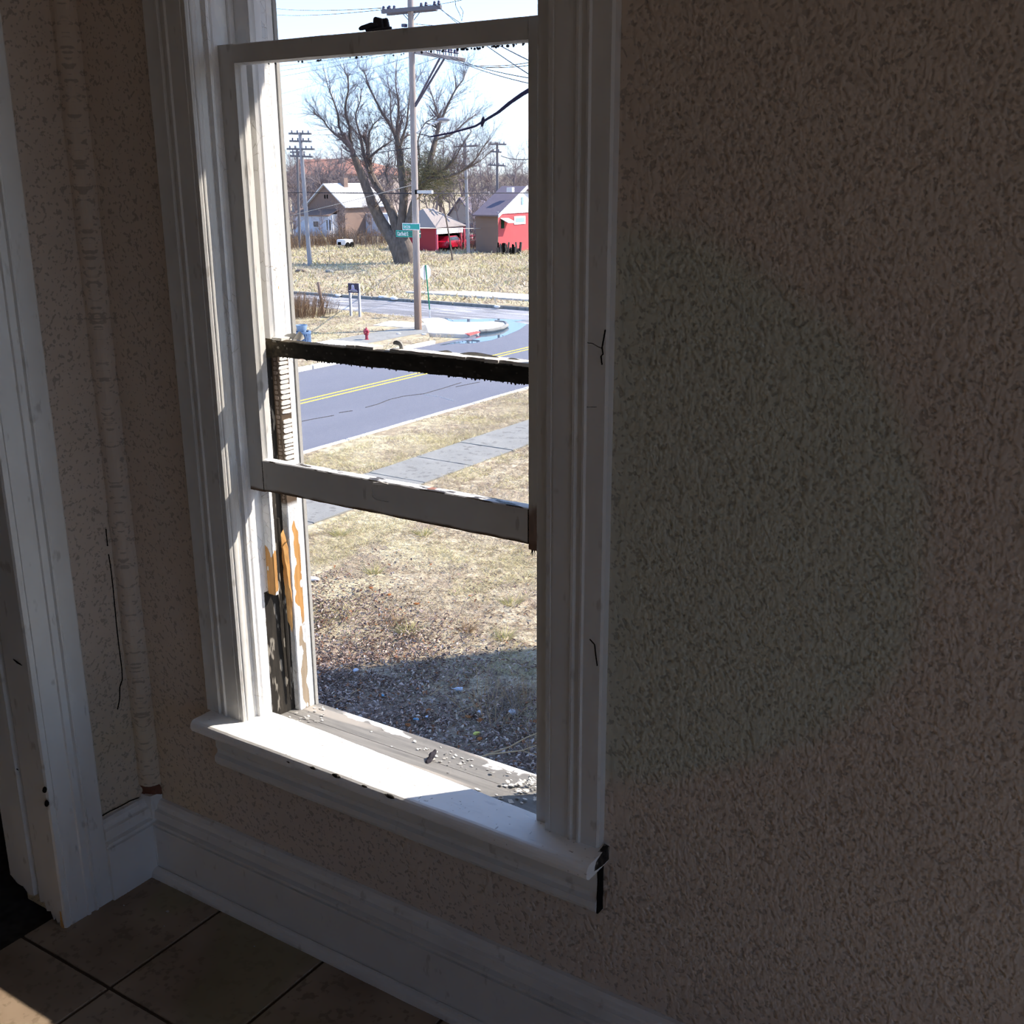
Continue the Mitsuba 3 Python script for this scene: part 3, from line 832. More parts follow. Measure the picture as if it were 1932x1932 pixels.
for i in range(26):
    x, y = rnd.uniform(0.39, 0.47), rnd.uniform(0.052, 0.17)
    put('paint_flake', flake(x, y, rnd.uniform(0.002, 0.006), 0.6), 'm_flake' if rnd.random() < 0.7 else 'm_flake_grey', smooth=False, label='small pale flake of paint at the foot of the left jamb', cat='paint flake', group=GL)
c = cut(806, 1444, 2, 0.467)
cc = tube([c + np.array([0, 0, 0.002]), c + np.array([-0.002, 0.012, 0.008]), c + np.array([-0.004, 0.026, 0.014]), c + np.array([-0.004, 0.036, 0.018])], [0.0052, 0.0065, 0.0048, 0.003], 6)
put('wood_stub', wobble(cc, 0.0032, 150, 2, 0.003), 'm_flake_dark', smooth=False, label='dark rough stub of wood lying among the paint flakes on the sill', cat='wood stub')
GD = 'crumbs of debris on the tiles'
for px, py, s in ((316, 1720, 0.006), (234, 1709, 0.003), (310, 1748, 0.003), (480, 1786, 0.003), (256, 1657, 0.005)):
    q = gnd(px, py, 0.0)
    put('debris', flake(q[0], q[1], s, 0.2, ztop=0.0), 'm_flake_grey', smooth=False, label='small pale crumb of debris lying on the brown floor tiles', cat='debris', group=GD)

# ================================================================ OUTSIDE
def flat(poly2, z, thick=0.3):
    e_ = trimesh.creation.extrude_polygon(Polygon(poly2) if not isinstance(poly2, Polygon) else poly2, thick, engine='earcut')
    e_.apply_translation((0, 0, z - thick))
    return e_


def patch(x0, x1, y0, y1, step, amp, freq, z, seed=0, keep=None):
    """rough ground: a displaced grid"""
    nx, ny = int((x1 - x0) / step) + 1, int((y1 - y0) / step) + 1
    gx, gy = np.meshgrid(np.linspace(x0, x1, nx), np.linspace(y0, y1, ny), indexing='ij')
    p_ = np.stack([gx, gy, gx * 0], -1)
    gz = z + amp * 2 * (meshkit.fbm(p_ * freq, 3, seed) - 0.5)
    v_ = np.stack([gx, gy, gz], -1).reshape(-1, 3)
    i, j = np.meshgrid(np.arange(nx - 1), np.arange(ny - 1), indexing='ij')
    q = np.stack([i * ny + j, (i + 1) * ny + j, (i + 1) * ny + j + 1, i * ny + j + 1], -1).reshape(-1, 4)
    if keep is not None:
        q = q[keep(v_[q].mean(1))]
    return trimesh.Trimesh(v_, np.vstack([q[:, [0, 1, 2]], q[:, [0, 2, 3]]]), process=False)


# the main road runs along y; its two curbs, and the side street that meets it from the left
XN = -18.35                                 # near curb line
XF = -27.70                                 # far curb line
SWX0, SWX1 = -15.45, -13.72
YS0, YS1 = 44.9, 50.2                       # side street
S('soil', box(-420, 260, -60, 420, ZG - 1.2, ZG - 0.16), 'm_lawn', smooth=False)
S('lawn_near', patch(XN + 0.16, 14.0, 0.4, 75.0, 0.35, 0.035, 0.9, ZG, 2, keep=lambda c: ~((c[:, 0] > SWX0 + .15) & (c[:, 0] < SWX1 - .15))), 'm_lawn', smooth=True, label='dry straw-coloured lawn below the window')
road = Polygon([(XF, 0.2), (XN, 0.2), (XN, 300), (XF, 300)])
S('main_road', flat(road, ZR), 'm_asphalt', smooth=False, label='blue-grey asphalt road with a double yellow line')
S('side_street', flat([(XF - 150, YS0 - 0.2), (XF + 0.6, YS0 - 3.4), (XF + 0.6, YS1 + 1), (XF - 150, YS1 + 1.0)], ZR - 0.004, 0.2), 'm_oldroad', smooth=False, label='patched grey side street beyond the small blue sign')
for off in (-0.21, 0.13):
    put('centre_line', box(-23.55 + off, -23.55 + off + 0.115, 0.5, 120, ZR, ZR + 0.004), 'm_line', smooth=False, label=('left' if off < 0 else 'right') + ' stripe of the double yellow line along the road', cat='road marking', group='double yellow line')
# cracks sealed in the asphalt
def on(px, py, z):
    q = gnd(px, py, z)
    return q
for k_, pts in enumerate((((690, 769), (712, 763), (735, 754), (760, 748), (800, 743), (835, 733), (870, 722)), ((800, 744), (830, 749), (857, 757)), ((560, 797), (590, 791), (630, 784)), ((860, 730), (880, 726), (905, 721)), ((640, 779), (665, 775)))):
    pp = [on(px, py, ZR + 0.002) for px, py in pts]
    put('road_crack', cat([tube(wob, 0.018 if k_ != 1 else 0.014, 5) for wob in [np.array(pp)]]), 'm_crack' if k_ != 1 else 'm_pale', smooth=False, label=['long dark crack curving across the near lane', 'pale branch of the long crack near the curb', 'short dark crack at the left of the near lane', 'short dark crack beside the long crack under the black rail', 'faint dark crack left of the long crack'][k_], cat='crack')
put('manhole', lathe([(0, 0), (0.07, 0), (0.07, 0.01), (0, 0.012)], on(559, 792, ZR), 12), 'm_dark', smooth=False, label='small dark cap in the road at the left of the near lane', cat='cap')

# curbs in lengths
cb = S('curb', box(XN - 0.02, XN + 0.15, 0.2, 9, ZR - 0.2, ZG + 0.03), 'm_pale', smooth=False, label='pale concrete curb along the near side of the road')
y = 9.0
while y < 76:
    l = 3.02
    S('length', wobble(box(XN - 0.02, XN + 0.15, y + 0.02, y + l - 0.02, ZR - 0.2, ZG + 0.03, 0.02), 0.012, 1.1, int(y), 0.6), 'm_pale', cb, smooth=30)
    y += l
# far curb, and the rounded corner into the side street
fc = thing('far_curb', 'pale curb lengths along the far side of the road up to the red corner', None, kind='structure')
y = 22.0
while y < 37.6:
    l = 2.6
    S('length', wobble(box(XF - 0.17, XF + 0.03, y + 0.02, min(y + l, 38.2) - 0.02, ZR - 0.2, ZG + 0.05, 0.02), 0.012, 1.1, int(y), 0.6), 'm_pale', fc, smooth=30)
    y += l
corner = [gnd(px, py) for px, py in ((886, 632), (905, 625.5), (930, 623), (948, 619), (957, 613.5), (953, 609), (935, 607), (905, 608), (880, 608.5), (850, 607.5), (838, 602), (826, 600))]
S('red_curb', slab([gnd(886, 631.5, ZG + .04), gnd(906, 625.6, ZG + .04), gnd(899, 624.8, ZG + .04), gnd(877, 629.0, ZG + .04)], 0.05), 'm_red_curb', fc, smooth=False, label='red-painted curb at the corner')
pad = [(-29.6, 39.6)] + [tuple(q[:2]) for q in corner] + [(-33.2, 43.6), (-31.8, 42.2)]
S('corner_pad', flat(Polygon(pad).buffer(0), ZG + 0.02, 0.25), 'm_pale', smooth=False, label='pale concrete corner with a rounded edge, ringed by a puddle')
kk = np.array([q for q in corner[1:7]])
S('corner_kerb', tube(kk + [0, 0, 0.0], 0.09, 8), 'm_concrete', smooth=40)
# lawn beyond the road, in three pieces, and the pavement through it
S('verge', flat(Polygon([(XF - 0.15, 15), (XF - 0.15, 37.5), (-29.6, 39.6), (-31.8, 42.2), (-33.2, 43.9), (-36.6, YS0 - 0.6), (-60, YS0 + 2.3), (-110, YS0 + 6), (-110, 15)]), ZG, 0.3), 'm_lawn', smooth=False, label='dry grass verge with the hydrant and the litter bin')
fw = S('far_pavement', flat(Polygon([(-31.9, 20), (-29.9, 20), (-29.9, 38.8), (-28.9, 41.5), (-31.2, 42.6), (-31.9, 41.0)]), ZG + 0.012, 0.2), 'm_concrete', smooth=False, label='grey pavement behind the hydrant and the utility pole')
S('slab', flat(Polygon([(-33.6, 40.4), (-31.6, 40.6), (-31.5, 42.3), (-34.0, 42.2)]), ZG + 0.02, 0.2), 'm_pale', fw, smooth=False)
S('slab', flat(Polygon([(-31.95, 33.2), (-29.85, 33.2), (-29.85, 35.6), (-31.95, 35.6)]), ZG + 0.02, 0.2), 'm_pale', fw, smooth=False)
S('far_lawn', patch(-210, -16, YS1 + 0.2, 205, 1.2, 0.10, 0.22, ZG + 0.02, 7), 'm_lawn', smooth=True, label='straw-coloured vacant lot beyond the side street')
fk = thing('street_curb', 'curb of the vacant lot along the far side of the side street', None, kind='structure')
x = -96.0
while x < -20:
    S('length', box(x, x + 2.94, YS1 + 0.05, YS1 + 0.28, ZR - 0.2, ZG + 0.06, 0.02), 'm_concrete', fk, smooth=False)
    x += 3.0
S('lot_pavement', flat([(-42.0, YS1 + 3.2), (-16, YS1 + 3.0), (-16, YS1 + 5.4), (-38.0, YS1 + 5.6)], ZG + 0.11, 0.2), 'm_pale', smooth=False, label='white strip of pavement on the far lot, right of the stop sign')
pudl = [on(px, py, ZR) for px, py in ((832, 651), (860, 648), (890, 647.5), (925, 642), (955, 632), (978, 622), (993, 611.5), (966, 607), (990, 604), (930, 601.5), (880, 602.5), (851, 603.5), (840, 600), (858, 612), (900, 616), (900, 640), (862, 645))]
S('puddle', flat(Polygon([tuple(q[:2]) for q in pudl]).buffer(0.05).buffer(0), ZR + 0.006, 0.01), 'm_water', smooth=False, label='blue puddle lying around the corner of the pavement')
# the near pavement: separate slabs, joints sunk and edges uneven
sw = thing('sidewalk', 'grey concrete sidewalk crossing the lawn below', None, kind='structure')
y = 17.95
edges = [1.55 + 1.9 * i for i in range(0, 31)]
for i, y0 in enumerate(edges):
    t = rnd.uniform(-0.012, 0.012)
    S('slab', wobble(box(SWX0, SWX1, y0 + 0.012, y0 + 1.888, ZG - 0.12, ZG + 0.035 + t, 0.008), 0.006, 1.7, i, 0.5), 'm_concrete', sw, smooth=25)

# ---- dead grass, leaf litter and twigs as real blades
def wedge(x, y, pad=1.2):
    """roughly where the window looks out"""
    d = y - EYE[1]
    return (x < EYE[0] - 0.60 * d + pad) & (x > EYE[0] - 1.03 * d - pad)


def blades(x, y, z, ln, wd, lean, col, seed):
    g_ = np.random.default_rng(seed)
    n = len(x)
    az, tw = g_.uniform(0, 2 * np.pi, n), g_.uniform(0, 2 * np.pi, n)
    d = np.stack([np.cos(az) * np.sin(lean), np.sin(az) * np.sin(lean), np.cos(lean)], 1)
    s = np.stack([np.cos(tw), np.sin(tw), 0.2 * np.sin(az * 3)], 1)
    b = np.stack([x, y, z], 1)
    mid = b + d * (ln * 0.55)[:, None] + [0, 0, 0.004]
    tip = b + d * ln[:, None] - np.stack([0 * ln, 0 * ln, ln * 0.22 * np.sin(lean)], 1) + g_.normal(0, 0.1, (n, 3)) * ln[:, None] * [1, 1, 0.2]
    tip[:, 2] = np.maximum(tip[:, 2], z + 0.004)
    w = (wd / 2)[:, None] * s
    v_ = np.stack([b - w, b + w, mid + w * 0.8, mid - w * 0.8, tip], 1).reshape(-1, 3)
    o = (np.arange(n) * 5)[:, None]
    f_ = np.concatenate([o + [[0, 1, 2]], o + [[0, 2, 3]], o + [[3, 2, 4]]])
    return trimesh.Trimesh(v_, f_, process=False), np.repeat(col, 5, axis=0)


STRAW = np.array([[0.62, 0.54, 0.37], [0.55, 0.47, 0.33], [0.42, 0.35, 0.27], [0.70, 0.63, 0.48], [0.30, 0.24, 0.20], [0.52, 0.49, 0.28], [0.58, 0.54, 0.49]])


def grass_patch(name, x0, x1, y0, y1, dens, ln, wd, label, seed, avoid=None, lean=(0.7, 1.5), bright=1.0, z0=ZG):
    g_ = np.random.default_rng(seed)
    n = int((x1 - x0) * (y1 - y0) * dens)
    x, y = g_.uniform(x0, x1, n), g_.uniform(y0, y1, n)
    k_ = wedge(x, y)
    if avoid is not None:
        k_ &= ~avoid(x, y)
    x, y = x[k_], y[k_]
    p_ = np.stack([x, y, x * 0], 1)
    tuft = meshkit.fbm(p_ * 0.8, 3, seed + 1)
    fine = meshkit.fbm(p_ * 3.1, 2, seed + 2)
    k_ = g_.random(len(x)) < 0.35 + 1.3 * (fine - 0.25)
    x, y, tuft, fine = x[k_], y[k_], tuft[k_], fine[k_]
    n = len(x)
    L = g_.uniform(*ln, n) * (0.6 + 0.9 * tuft)
    W = g_.uniform(*wd, n)
    ci = g_.choice(len(STRAW), n, p=[0.2, 0.2, 0.17, 0.13, 0.12, 0.08, 0.10])
    col = STRAW[ci] * g_.uniform(0.75, 1.15, (n, 1)) * bright
    yel = (tuft > 0.56)[:, None]
    col = np.where(yel, col * [1.02, 1.04, 0.84], col)
    me, c_ = blades(x, y, np.full(n, z0 - 0.01), L, W, g_.uniform(*lean, n), np.clip(col, 0, 0.85), seed + 5)
    put(name, me, 'm_vc', smooth=False, color=c_, label=label, cat='grass', kind='stuff')
    return n


on_walk = lambda x, y: (x > SWX0 + 0.04) & (x < SWX1 - 0.04)
grass_patch('lawn_grass', -13.5, -1.0, 4.5, 17.5, 2300, (0.05, 0.13), (0.003, 0.008), 'matted dead grass of the lawn under the window', 21, lambda x, y: on_walk(x, y) | ((y + x * 0.25 < 8.2) & (np.sin(x * 971 + y * 557) > -0.8)))
grass_patch('lawn_grass', -16.5, -4.0, 17.5, 30.0, 900, (0.06, 0.16), (0.005, 0.012), 'dead grass of the lawn beside the sidewalk', 22, on_walk)
grass_patch('strip_grass', XN + 0.1, SWX0, 13.0, 32.0, 1500, (0.07, 0.2), (0.004, 0.012), 'long bleached grass between the sidewalk and the curb', 23, lambda x, y: (x < XN + 0.75) & (meshkit.fbm(np.stack([x, y, x * 0], 1) * 0.9, 2, 3) > 0.42), bright=1.08)
grass_patch('verge_grass', -48, XF - 0.2, 24, 46, 140, (0.08, 0.26), (0.012, 0.03), 'short dry grass of the verge beyond the road', 24, lambda x, y: ((x > -31.9) & (x < -28.9) & (y < 42.6)) | ((x > -33.6) & (y > 39.5)) | (y > YS0 - 0.5))
grass_patch('lot_grass', -110, -18, YS1 + 0.4, 96, 32, (0.15, 0.5), (0.03, 0.08), 'rough dry grass of the vacant lot', 25, lambda x, y: (x > -42) & (y > YS1 + 3) & (y < YS1 + 5.6), lean=(0.5, 1.3), bright=1.05)
# leaf litter close under the wall
g_ = np.random.default_rng(31)
n = 150000
x, y = g_.uniform(-11.5, 0, n), g_.uniform(4.5, 14.5, n)
dn = np.clip(1.25 - (y + x * 0.25 - 6.8) / 3.0, 0.04, 1) * np.where(meshkit.fbm(np.stack([x, y, x * 0], 1) * 1.4, 2, 4) > 0.40, 1, 0.5)
k_ = wedge(x, y) & (g_.random(n) < dn)
x, y = x[k_], y[k_]
n = len(x)
s = g_.uniform(0.014, 0.042, n)
az = g_.uniform(0, 6.28, n)
tl = g_.uniform(-0.7, 0.7, (n, 2))
u = np.stack([np.cos(az), np.sin(az), tl[:, 0]], 1) * s[:, None]
w = np.stack([-np.sin(az), np.cos(az), tl[:, 1]], 1) * (s * g_.uniform(0.3, 0.6, n))[:, None]
b = np.stack([x, y, ZG + 0.02 + g_.uniform(0, 0.045, n)], 1)
fold = np.stack([0 * s, 0 * s, s * 0.3], 1)
v_ = np.stack([b - u, b - w + fold, b + u, b + w + fold, b - fold * 0.3], 1).reshape(-1, 3)
o = (np.arange(n) * 5)[:, None]
LEAF = np.array([[0.24, 0.175, 0.145], [0.36, 0.27, 0.23], [0.30, 0.15, 0.085], [0.46, 0.38, 0.34], [0.17, 0.12, 0.10], [0.52, 0.43, 0.35]])
col = LEAF[g_.choice(6, n, p=[.26, .22, .08, .16, .18, .10])] * g_.uniform(0.7, 1.25, (n, 1))
put('leaf_litter', trimesh.Trimesh(v_, np.concatenate([o + [[0, 1, 4]], o + [[1, 2, 4]], o + [[2, 3, 4]], o + [[3, 0, 4]]]), process=False), 'm_vc', smooth=False, color=np.repeat(np.clip(col, 0, 0.9), 5, axis=0), label='brown leaf litter on the shaded ground under the wall', cat='leaves', kind='stuff')


def spray(name, base, n, h, spread, r, m_, label, cat_, seed, group=None, curve=0.3, branch=3, rad=0.3):
    """a clump of dead stems"""
    q = random.Random(seed)
    ms = []
    for i in range(n):
        a_, d_ = q.uniform(0, 6.28), q.uniform(0, 1) ** 0.6 * spread
        hh = h * q.uniform(0.45, 1.0)
        b_ = np.array(base) + [math.cos(a_) * d_ * rad, math.sin(a_) * d_ * rad, 0]
        e_ = b_ + [math.cos(a_) * d_ * curve * hh + q.gauss(0, .06) * hh, math.sin(a_) * d_ * curve * hh + q.gauss(0, .06) * hh, hh]
        mid = (b_ + e_) / 2 + [q.gauss(0, .04) * hh, q.gauss(0, .04) * hh, hh * 0.06]
        ms.append(tube([b_, mid, e_], [r, r * 0.75, r * 0.35], 3, False))
        for j in range(branch):
            t_ = q.uniform(0.35, 0.95)
            s_ = b_ + (e_ - b_) * t_
            ms.append(tube([s_, s_ + np.array([q.gauss(0, .16), q.gauss(0, .16), q.uniform(.05, .3)]) * hh], [r * 0.5, r * 0.25], 3, False))
    return put(name, cat(ms), m_, smooth=False, label=label, cat=cat_, group=group)


# litter one can pick out on the ground below
def scrap(name, px, py, s, m_, label, cat_, group=None, flat_=0.35, seed=1):
    c_ = gnd(px, py, ZG + 0.05)
    me = trimesh.creation.icosphere(2, 1.0).apply_transform(np.diag([s, s * 0.7, s * flat_, 1]))
    me = wobble(me, s * 0.22, 1.1 / s, seed)
    me.apply_transform(trimesh.transformations.rotation_matrix(seed * 1.3, [0, 0, 1]))
    return put(name, me.apply_translation(c_), m_, smooth=40, label=label, cat=cat_, group=group)


scrap('plastic_cup', 966, 1344, 0.062, 'm_litter_pale_blue', 'pale blue plastic lid among the weeds at the right', 'litter', flat_=0.7, seed=3)
scrap('plastic_scrap', 904, 1344, 0.045, 'm_litter_pale_blue', 'light blue scrap of plastic above the orange leaves', 'litter', flat_=0.6, seed=4)
scrap('plastic_scrap', 785, 1357, 0.045, 'm_litter_blue', 'bright blue scrap of plastic on the leaf litter', 'litter', seed=5)
scrap('plastic_scrap', 806, 1352, 0.036, 'm_litter_pale_blue', 'lilac scrap right of the bright blue scrap', 'litter', seed=6)
scrap('plastic_scrap', 722, 1312, 0.03, 'm_litter_blue', 'small dark blue scrap left of the middle of the litter', 'litter', seed=7)
scrap('can', 899, 1384, 0.045, 'm_litter_yellow', 'yellow-green crushed can on the leaves', 'litter', flat_=0.6, seed=8)
scrap('paper_scrap', 636, 1340, 0.034, 'm_litter_white', 'crumpled white paper by the left end of the sill', 'litter', flat_=0.8, seed=9)
scrap('paper_scrap', 591, 1092, 0.11, 'm_litter_white', 'white paper on the sunny grass beside the left jamb', 'litter', seed=10)
scrap('paper_scrap', 671, 1264, 0.06, 'm_litter_pale_blue', 'pale sheet of plastic at the edge of the shadow', 'litter', seed=11)
c0, c1 = gnd(853, 1300, ZG + 0.06), gnd(873, 1300, ZG + 0.06)
put('bottle', cat([tube([c0, c0 + (c1 - c0) * 0.25, c0 + (c1 - c0) * 0.4, c1], [0.012, 0.014, 0.03, 0.03], 10)]), 'm_litter_pale_blue', smooth=40, label='clear plastic bottle lying on the shaded leaves', cat='bottle')
for i, (px, py) in enumerate(((808, 1340), (905, 1358), (884, 1352), (905, 1394), (770, 1368), (1012, 1360), (700, 1109), (786, 1139), (734, 1122))):
    scrap('dead_leaf', px, py, 0.05, 'm_leaf_brown', ['rust-brown leaf beside the light scraps in the middle', 'large orange-brown leaf under the light blue scrap', 'dark red-brown leaf left of the orange leaf', 'orange-brown leaf beside the yellow can', 'red-brown leaf near the bright blue scrap', 'tan leaf at the right edge of the weeds',
          'red leaf on the sunny grass at the left', 'orange leaf on the sunny grass in the middle', 'small red leaf on the sunny grass right of the other red leaf'][i], 'leaf', seed=20 + i, flat_=0.3)
# twigs at the lower right
c_ = gnd(908, 1428, ZG + 0.10)
put('dry_branch', cat([tube([c_, gnd(962, 1409, ZG + .16), gnd(990, 1393, ZG + .3), gnd(1030, 1376, ZG + .4)], [0.014, 0.010, 0.008, 0.006], 6), tube([gnd(925, 1423, ZG + .12), gnd(985, 1416, ZG + .2), gnd(1030, 1400, ZG + .3)], [0.010, 0.008, 0.005], 6),
    tube([gnd(985, 1416, ZG + .2), gnd(1010, 1424, ZG + .2)], [0.006, 0.004], 5)]), 'm_dry_stem', smooth=40, label='forked tan dry branch at the lower right under the sill', cat='branch')
for i, (px, py, n_) in enumerate(((905, 1330, 26), (955, 1338, 34), (990, 1330, 34), (1005, 1360, 26), (930, 1362, 18), (985, 1385, 16), (1010, 1420, 16))):
    spray('dead_weed', gnd(px, py), n_, 0.55, 1.0, 0.0035, 'm_brush_grey' if i % 2 else 'm_dry_stem', 'clump of thin dead weed stems under the right half of the window', 'weeds', 50 + i, 'dead weeds on the shaded ground', curve=0.8)
for i, (pa, pb) in enumerate((((660, 1310), (682, 1297)), ((810, 1312), (836, 1294)), ((626, 1328), (650, 1316)), ((860, 1346), (896, 1330)))):
    put('twig', tube([gnd(*pa, ZG + .05), (gnd(*pa, ZG + .07) + gnd(*pb, ZG + .07)) / 2 + [0.02, 0, 0.01], gnd(*pb, ZG + .08)], [0.006, 0.005, 0.003], 5), 'm_dry_stem', smooth=40, label='pale fallen twig on the shaded leaf litter', cat='twig', group='fallen twigs')
for i, (px, py) in enumerate(((705, 1082), (965, 1140), (880, 1190), (770, 1195), (950, 1205), (745, 1178), (640, 1010), (800, 1010))):
    spray('grass_tuft', gnd(px, py), 70, 0.17, 1.0, 0.004, 'm_dry_stem' if i % 3 == 2 else 'm_tuft', 'tuft of yellow grass standing in the sunny lawn', 'grass tuft', 80 + i, 'yellow grass tufts', curve=1.6, branch=0, rad=0.12)

# ---------------------------------------------------------------- street furniture
def pole_mesh(base, top, r0, r1, sides=14):
    b_, t_ = np.array(base), np.array(top)
    return tube([b_ - [0, 0, 0.2], b_ + (t_ - b_) * 0.3, b_ + (t_ - b_) * 0.65, t_], [r0, r0 + (r1 - r0) * .3, r0 + (r1 - r0) * .65, r1], sides)


# the utility pole at the corner
B1 = gnd(789, 622)
top1 = over(B1, -60, 773)
P1 = thing('utility_pole', 'tall weathered utility pole in front of the big tree, with two street signs', 'utility pole')
put('post', pole_mesh(B1, top1, 0.175, 0.125), 'm_pole', P1, smooth=40)
YP = B1[1]
def arm_box(a, b, w, h, name, parent, m_='m_arm'):
    a, b = np.array(a), np.array(b)
    d = b - a
    L = np.linalg.norm(d)
    me = box(-L / 2, L / 2, -w / 2, w / 2, -h / 2, h / 2)
    x_ = d / L
    y_ = np.cross([0, 0, 1.0], x_); y_ /= np.linalg.norm(y_)
    M_ = np.eye(4); M_[:3, 0], M_[:3, 1], M_[:3, 2], M_[:3, 3] = x_, y_, np.cross(x_, y_), (a + b) / 2
    return put(name, me.apply_transform(M_), m_, parent, smooth=False)


A0, A1 = aty(721, 22, YP - 0.22), aty(832, 13, YP - 0.22)
k_ = arm_box(A0, A1, 0.13, 0.16, 'crossarm', P1)
arm_box(aty(731, 26, YP + .2), aty(824, 17, YP + .2), 0.12, 0.15, 'crossarm', P1)
def insul(p, parent, s=1.0):
    return put('insulator', cat([lathe([(0, -.1 * s), (.022 * s, -.1 * s), (.022 * s, .03 * s), (.07 * s, .03 * s), (.085 * s, .07 * s), (.06 * s, .11 * s), (.07 * s, .14 * s), (.05 * s, .2 * s), (0, .21 * s)], p, 10)]), 'm_insulator', parent, smooth=30)


for px, py in ((724, 17), (732.5, 18), (735, 16), (744, 16), (795, 11), (804, 9.5), (820, 8), (828, 7)):
    insul(aty(px, py + 3, YP - 0.2), P1, 0.9)
for a_, b_ in (((760, 26), (771, 38)), ((765, 25), (771, 32)), ((793, 22), (781, 38)), ((785, 22), (779.5, 31))):
    put('brace', tube([aty(*a_, YP - 0.16), aty(*b_, YP - 0.14)], 0.016, 5), 'm_arm', P1, smooth=False)
put('fuse_box', box(*sorted((aty(764, 47, YP)[0], aty(770, 47, YP)[0])), YP - 0.25, YP - 0.05, aty(767, 52, YP)[2], aty(767, 46, YP)[2]), 'm_insulator', P1, smooth=False)
# second pair of arms, turned along the street
C0, C1 = over(B1, 98, 780), aty(866, 112, YP - 2.2)
C0 = aty(780, 98, YP + 0.1)
arm_box(C0 + [0.05, 0.1, 0], C1, 0.12, 0.15, 'crossarm', P1, 'm_pole')
arm_box(C0 + [0.05, 0.35, 0], C1 + [0, 0.35, 0.0], 0.12, 0.15, 'crossarm', P1, 'm_pole')
for t_ in (0.3, 0.42, 0.55, 0.68, 0.8, 0.92):
    insul(C0 + (C1 - C0) * t_ + [0, 0, 0.17], P1, 0.9)
    insul(C0 + (C1 - C0) * (t_ - 0.06) + [0, 0.35, 0.17], P1, 0.9)
for o_ in (0, 9):
    put('strut', tube([aty(829 + o_, 111, YP - 1.5 + 0.02 * o_), aty(784, 196 + 0.5 * o_, YP)], 0.045, 6), 'm_insulator', P1, smooth=40)
# street light
L0, L1 = aty(786, 251, YP), aty(828, 229, YP - 0.4)
sl = thing('street_light', 'street light on a thin arm reaching right from the tall pole', 'street light')
put('arm', tube([L0, L0 + (L1 - L0) * 0.5 + [0, 0, 0.05], L1], 0.035, 8), 'm_alu', sl, smooth=40)
put('lamp_head', trimesh.creation.icosphere(2, 1).apply_transform(np.diag([0.34, 0.17, 0.09, 1])).apply_translation(aty(837, 226, YP - 0.4)), 'm_grey_post', sl, smooth=40)
put('lens', trimesh.creation.icosphere(2, 1).apply_transform(np.diag([0.20, 0.13, 0.07, 1])).apply_translation(aty(839, 228, YP - 0.4)), 'm_alu', sl, smooth=40)
put('bracket', box(*sorted((aty(785, 362, YP - .1)[0], aty(817, 362, YP - .1)[0])), YP - 0.2, YP - 0.08, aty(800, 365, YP)[2], aty(800, 359, YP)[2]), 'm_flake', P1, smooth=False, label='white horizontal bracket')
put('bracket_brace', tube([aty(797, 366, YP - .1), aty(787, 376, YP - .08)], 0.03, 6), 'm_dry_stem', P1, smooth=False)
put('bracket_plate', box(*sorted((aty(783.5, 362, YP - .2)[0], aty(786.5, 362, YP - .2)[0])), YP - 0.23, YP - 0.06, aty(785, 366, YP)[2], aty(785, 358, YP)[2]), 'm_dark', P1, smooth=False)


# street signs on the pole
def sign_plate(name, px0, py0, px1, py1, y, face, rim, text, th, parent, col, tpx, bold=True, xs=0.55):
    a_, b_ = aty(px0, py1, y), aty(px1, py0, y)
    x0, x1, z0, z1 = a_[0], b_[0], a_[2], b_[2]
    put(name, box(x0, x1, y, y + 0.012, z0, z1, 0.004), rim, parent, smooth=False)
    put('panel', box(x0 + .035, x1 - .035, y - 0.004, y + 0.006, z0 + .035, z1 - .035), face, parent, smooth=False)
    t_ = meshkit.text_mesh(text, th, 0.004, bold)
    v_ = np.array(t_.vertices)
    t_.vertices = np.stack([v_[:, 0] * xs + aty(tpx, py0, y)[0], y - 0.0045 - v_[:, 2], v_[:, 1] + (z0 + z1) / 2 - th * 0.5], 1)
    put('lettering', t_, col, parent, smooth=False)


sg = thing('street_sign', 'light turquoise street-name sign, the upper of two on the pole', 'street sign')
sign_plate('plate', 759, 421.5, 792, 433.5, YP - 0.55, 'm_sign_light', 'm_sign_white', 'Van Dyke', 0.135, sg, 'm_sign_white', 761, True, 0.48)
sg = thing('street_sign', 'green street-name sign reading Canfield E, the lower of two on the pole', 'street sign')
sign_plate('plate', 747, 435.5, 793, 447, YP + 0.22, 'm_sign_green', 'm_sign_light', 'Canfield E', 0.175, sg, 'm_sign_white', 749.2, True, 0.58)
for py in (428, 441):
    q = aty(786, py, YP)
    put('clamp', box(q[0] - 0.2, q[0] + .05, YP - 0.55 if py < 435 else YP, YP - 0.1 if py < 435 else YP + .24, q[2] - .02, q[2] + .02), 'm_alu', sg if py > 435 else 'street_sign', smooth=False)

# stop sign seen from behind
Bs = gnd(811, 597)
sp = thing('stop_sign', 'back of a white octagonal road sign on a green post at the corner', 'road sign')
ts = over(Bs, 500, 803)
put('post', tube([Bs - [0, 0, .2], Bs + [0, 0, .35]], 0.036, 6), 'm_alu', sp, smooth=False)
put('post', tube([Bs + [0, 0, .3], ts], 0.032, 4), 'm_post_green', sp, smooth=False)
cS = over(Bs, 514, 804)
r8 = abs(over(Bs, 499, 804)[2] - over(Bs, 528, 804)[2]) / 2
vw = (EYE - cS); vw[2] = 0; vw /= np.linalg.norm(vw)
nrm = np.array([vw[0] * math.cos(.75) - vw[1] * math.sin(.75), vw[0] * math.sin(.75) + vw[1] * math.cos(.75), 0])
sd = np.array([-nrm[1], nrm[0], 0])
oc = [cS + (sd * math.cos(t) + np.array([0, 0, 1]) * math.sin(t)) * r8 * 1.03 for t in np.arange(8) * np.pi / 4 + np.pi / 8]
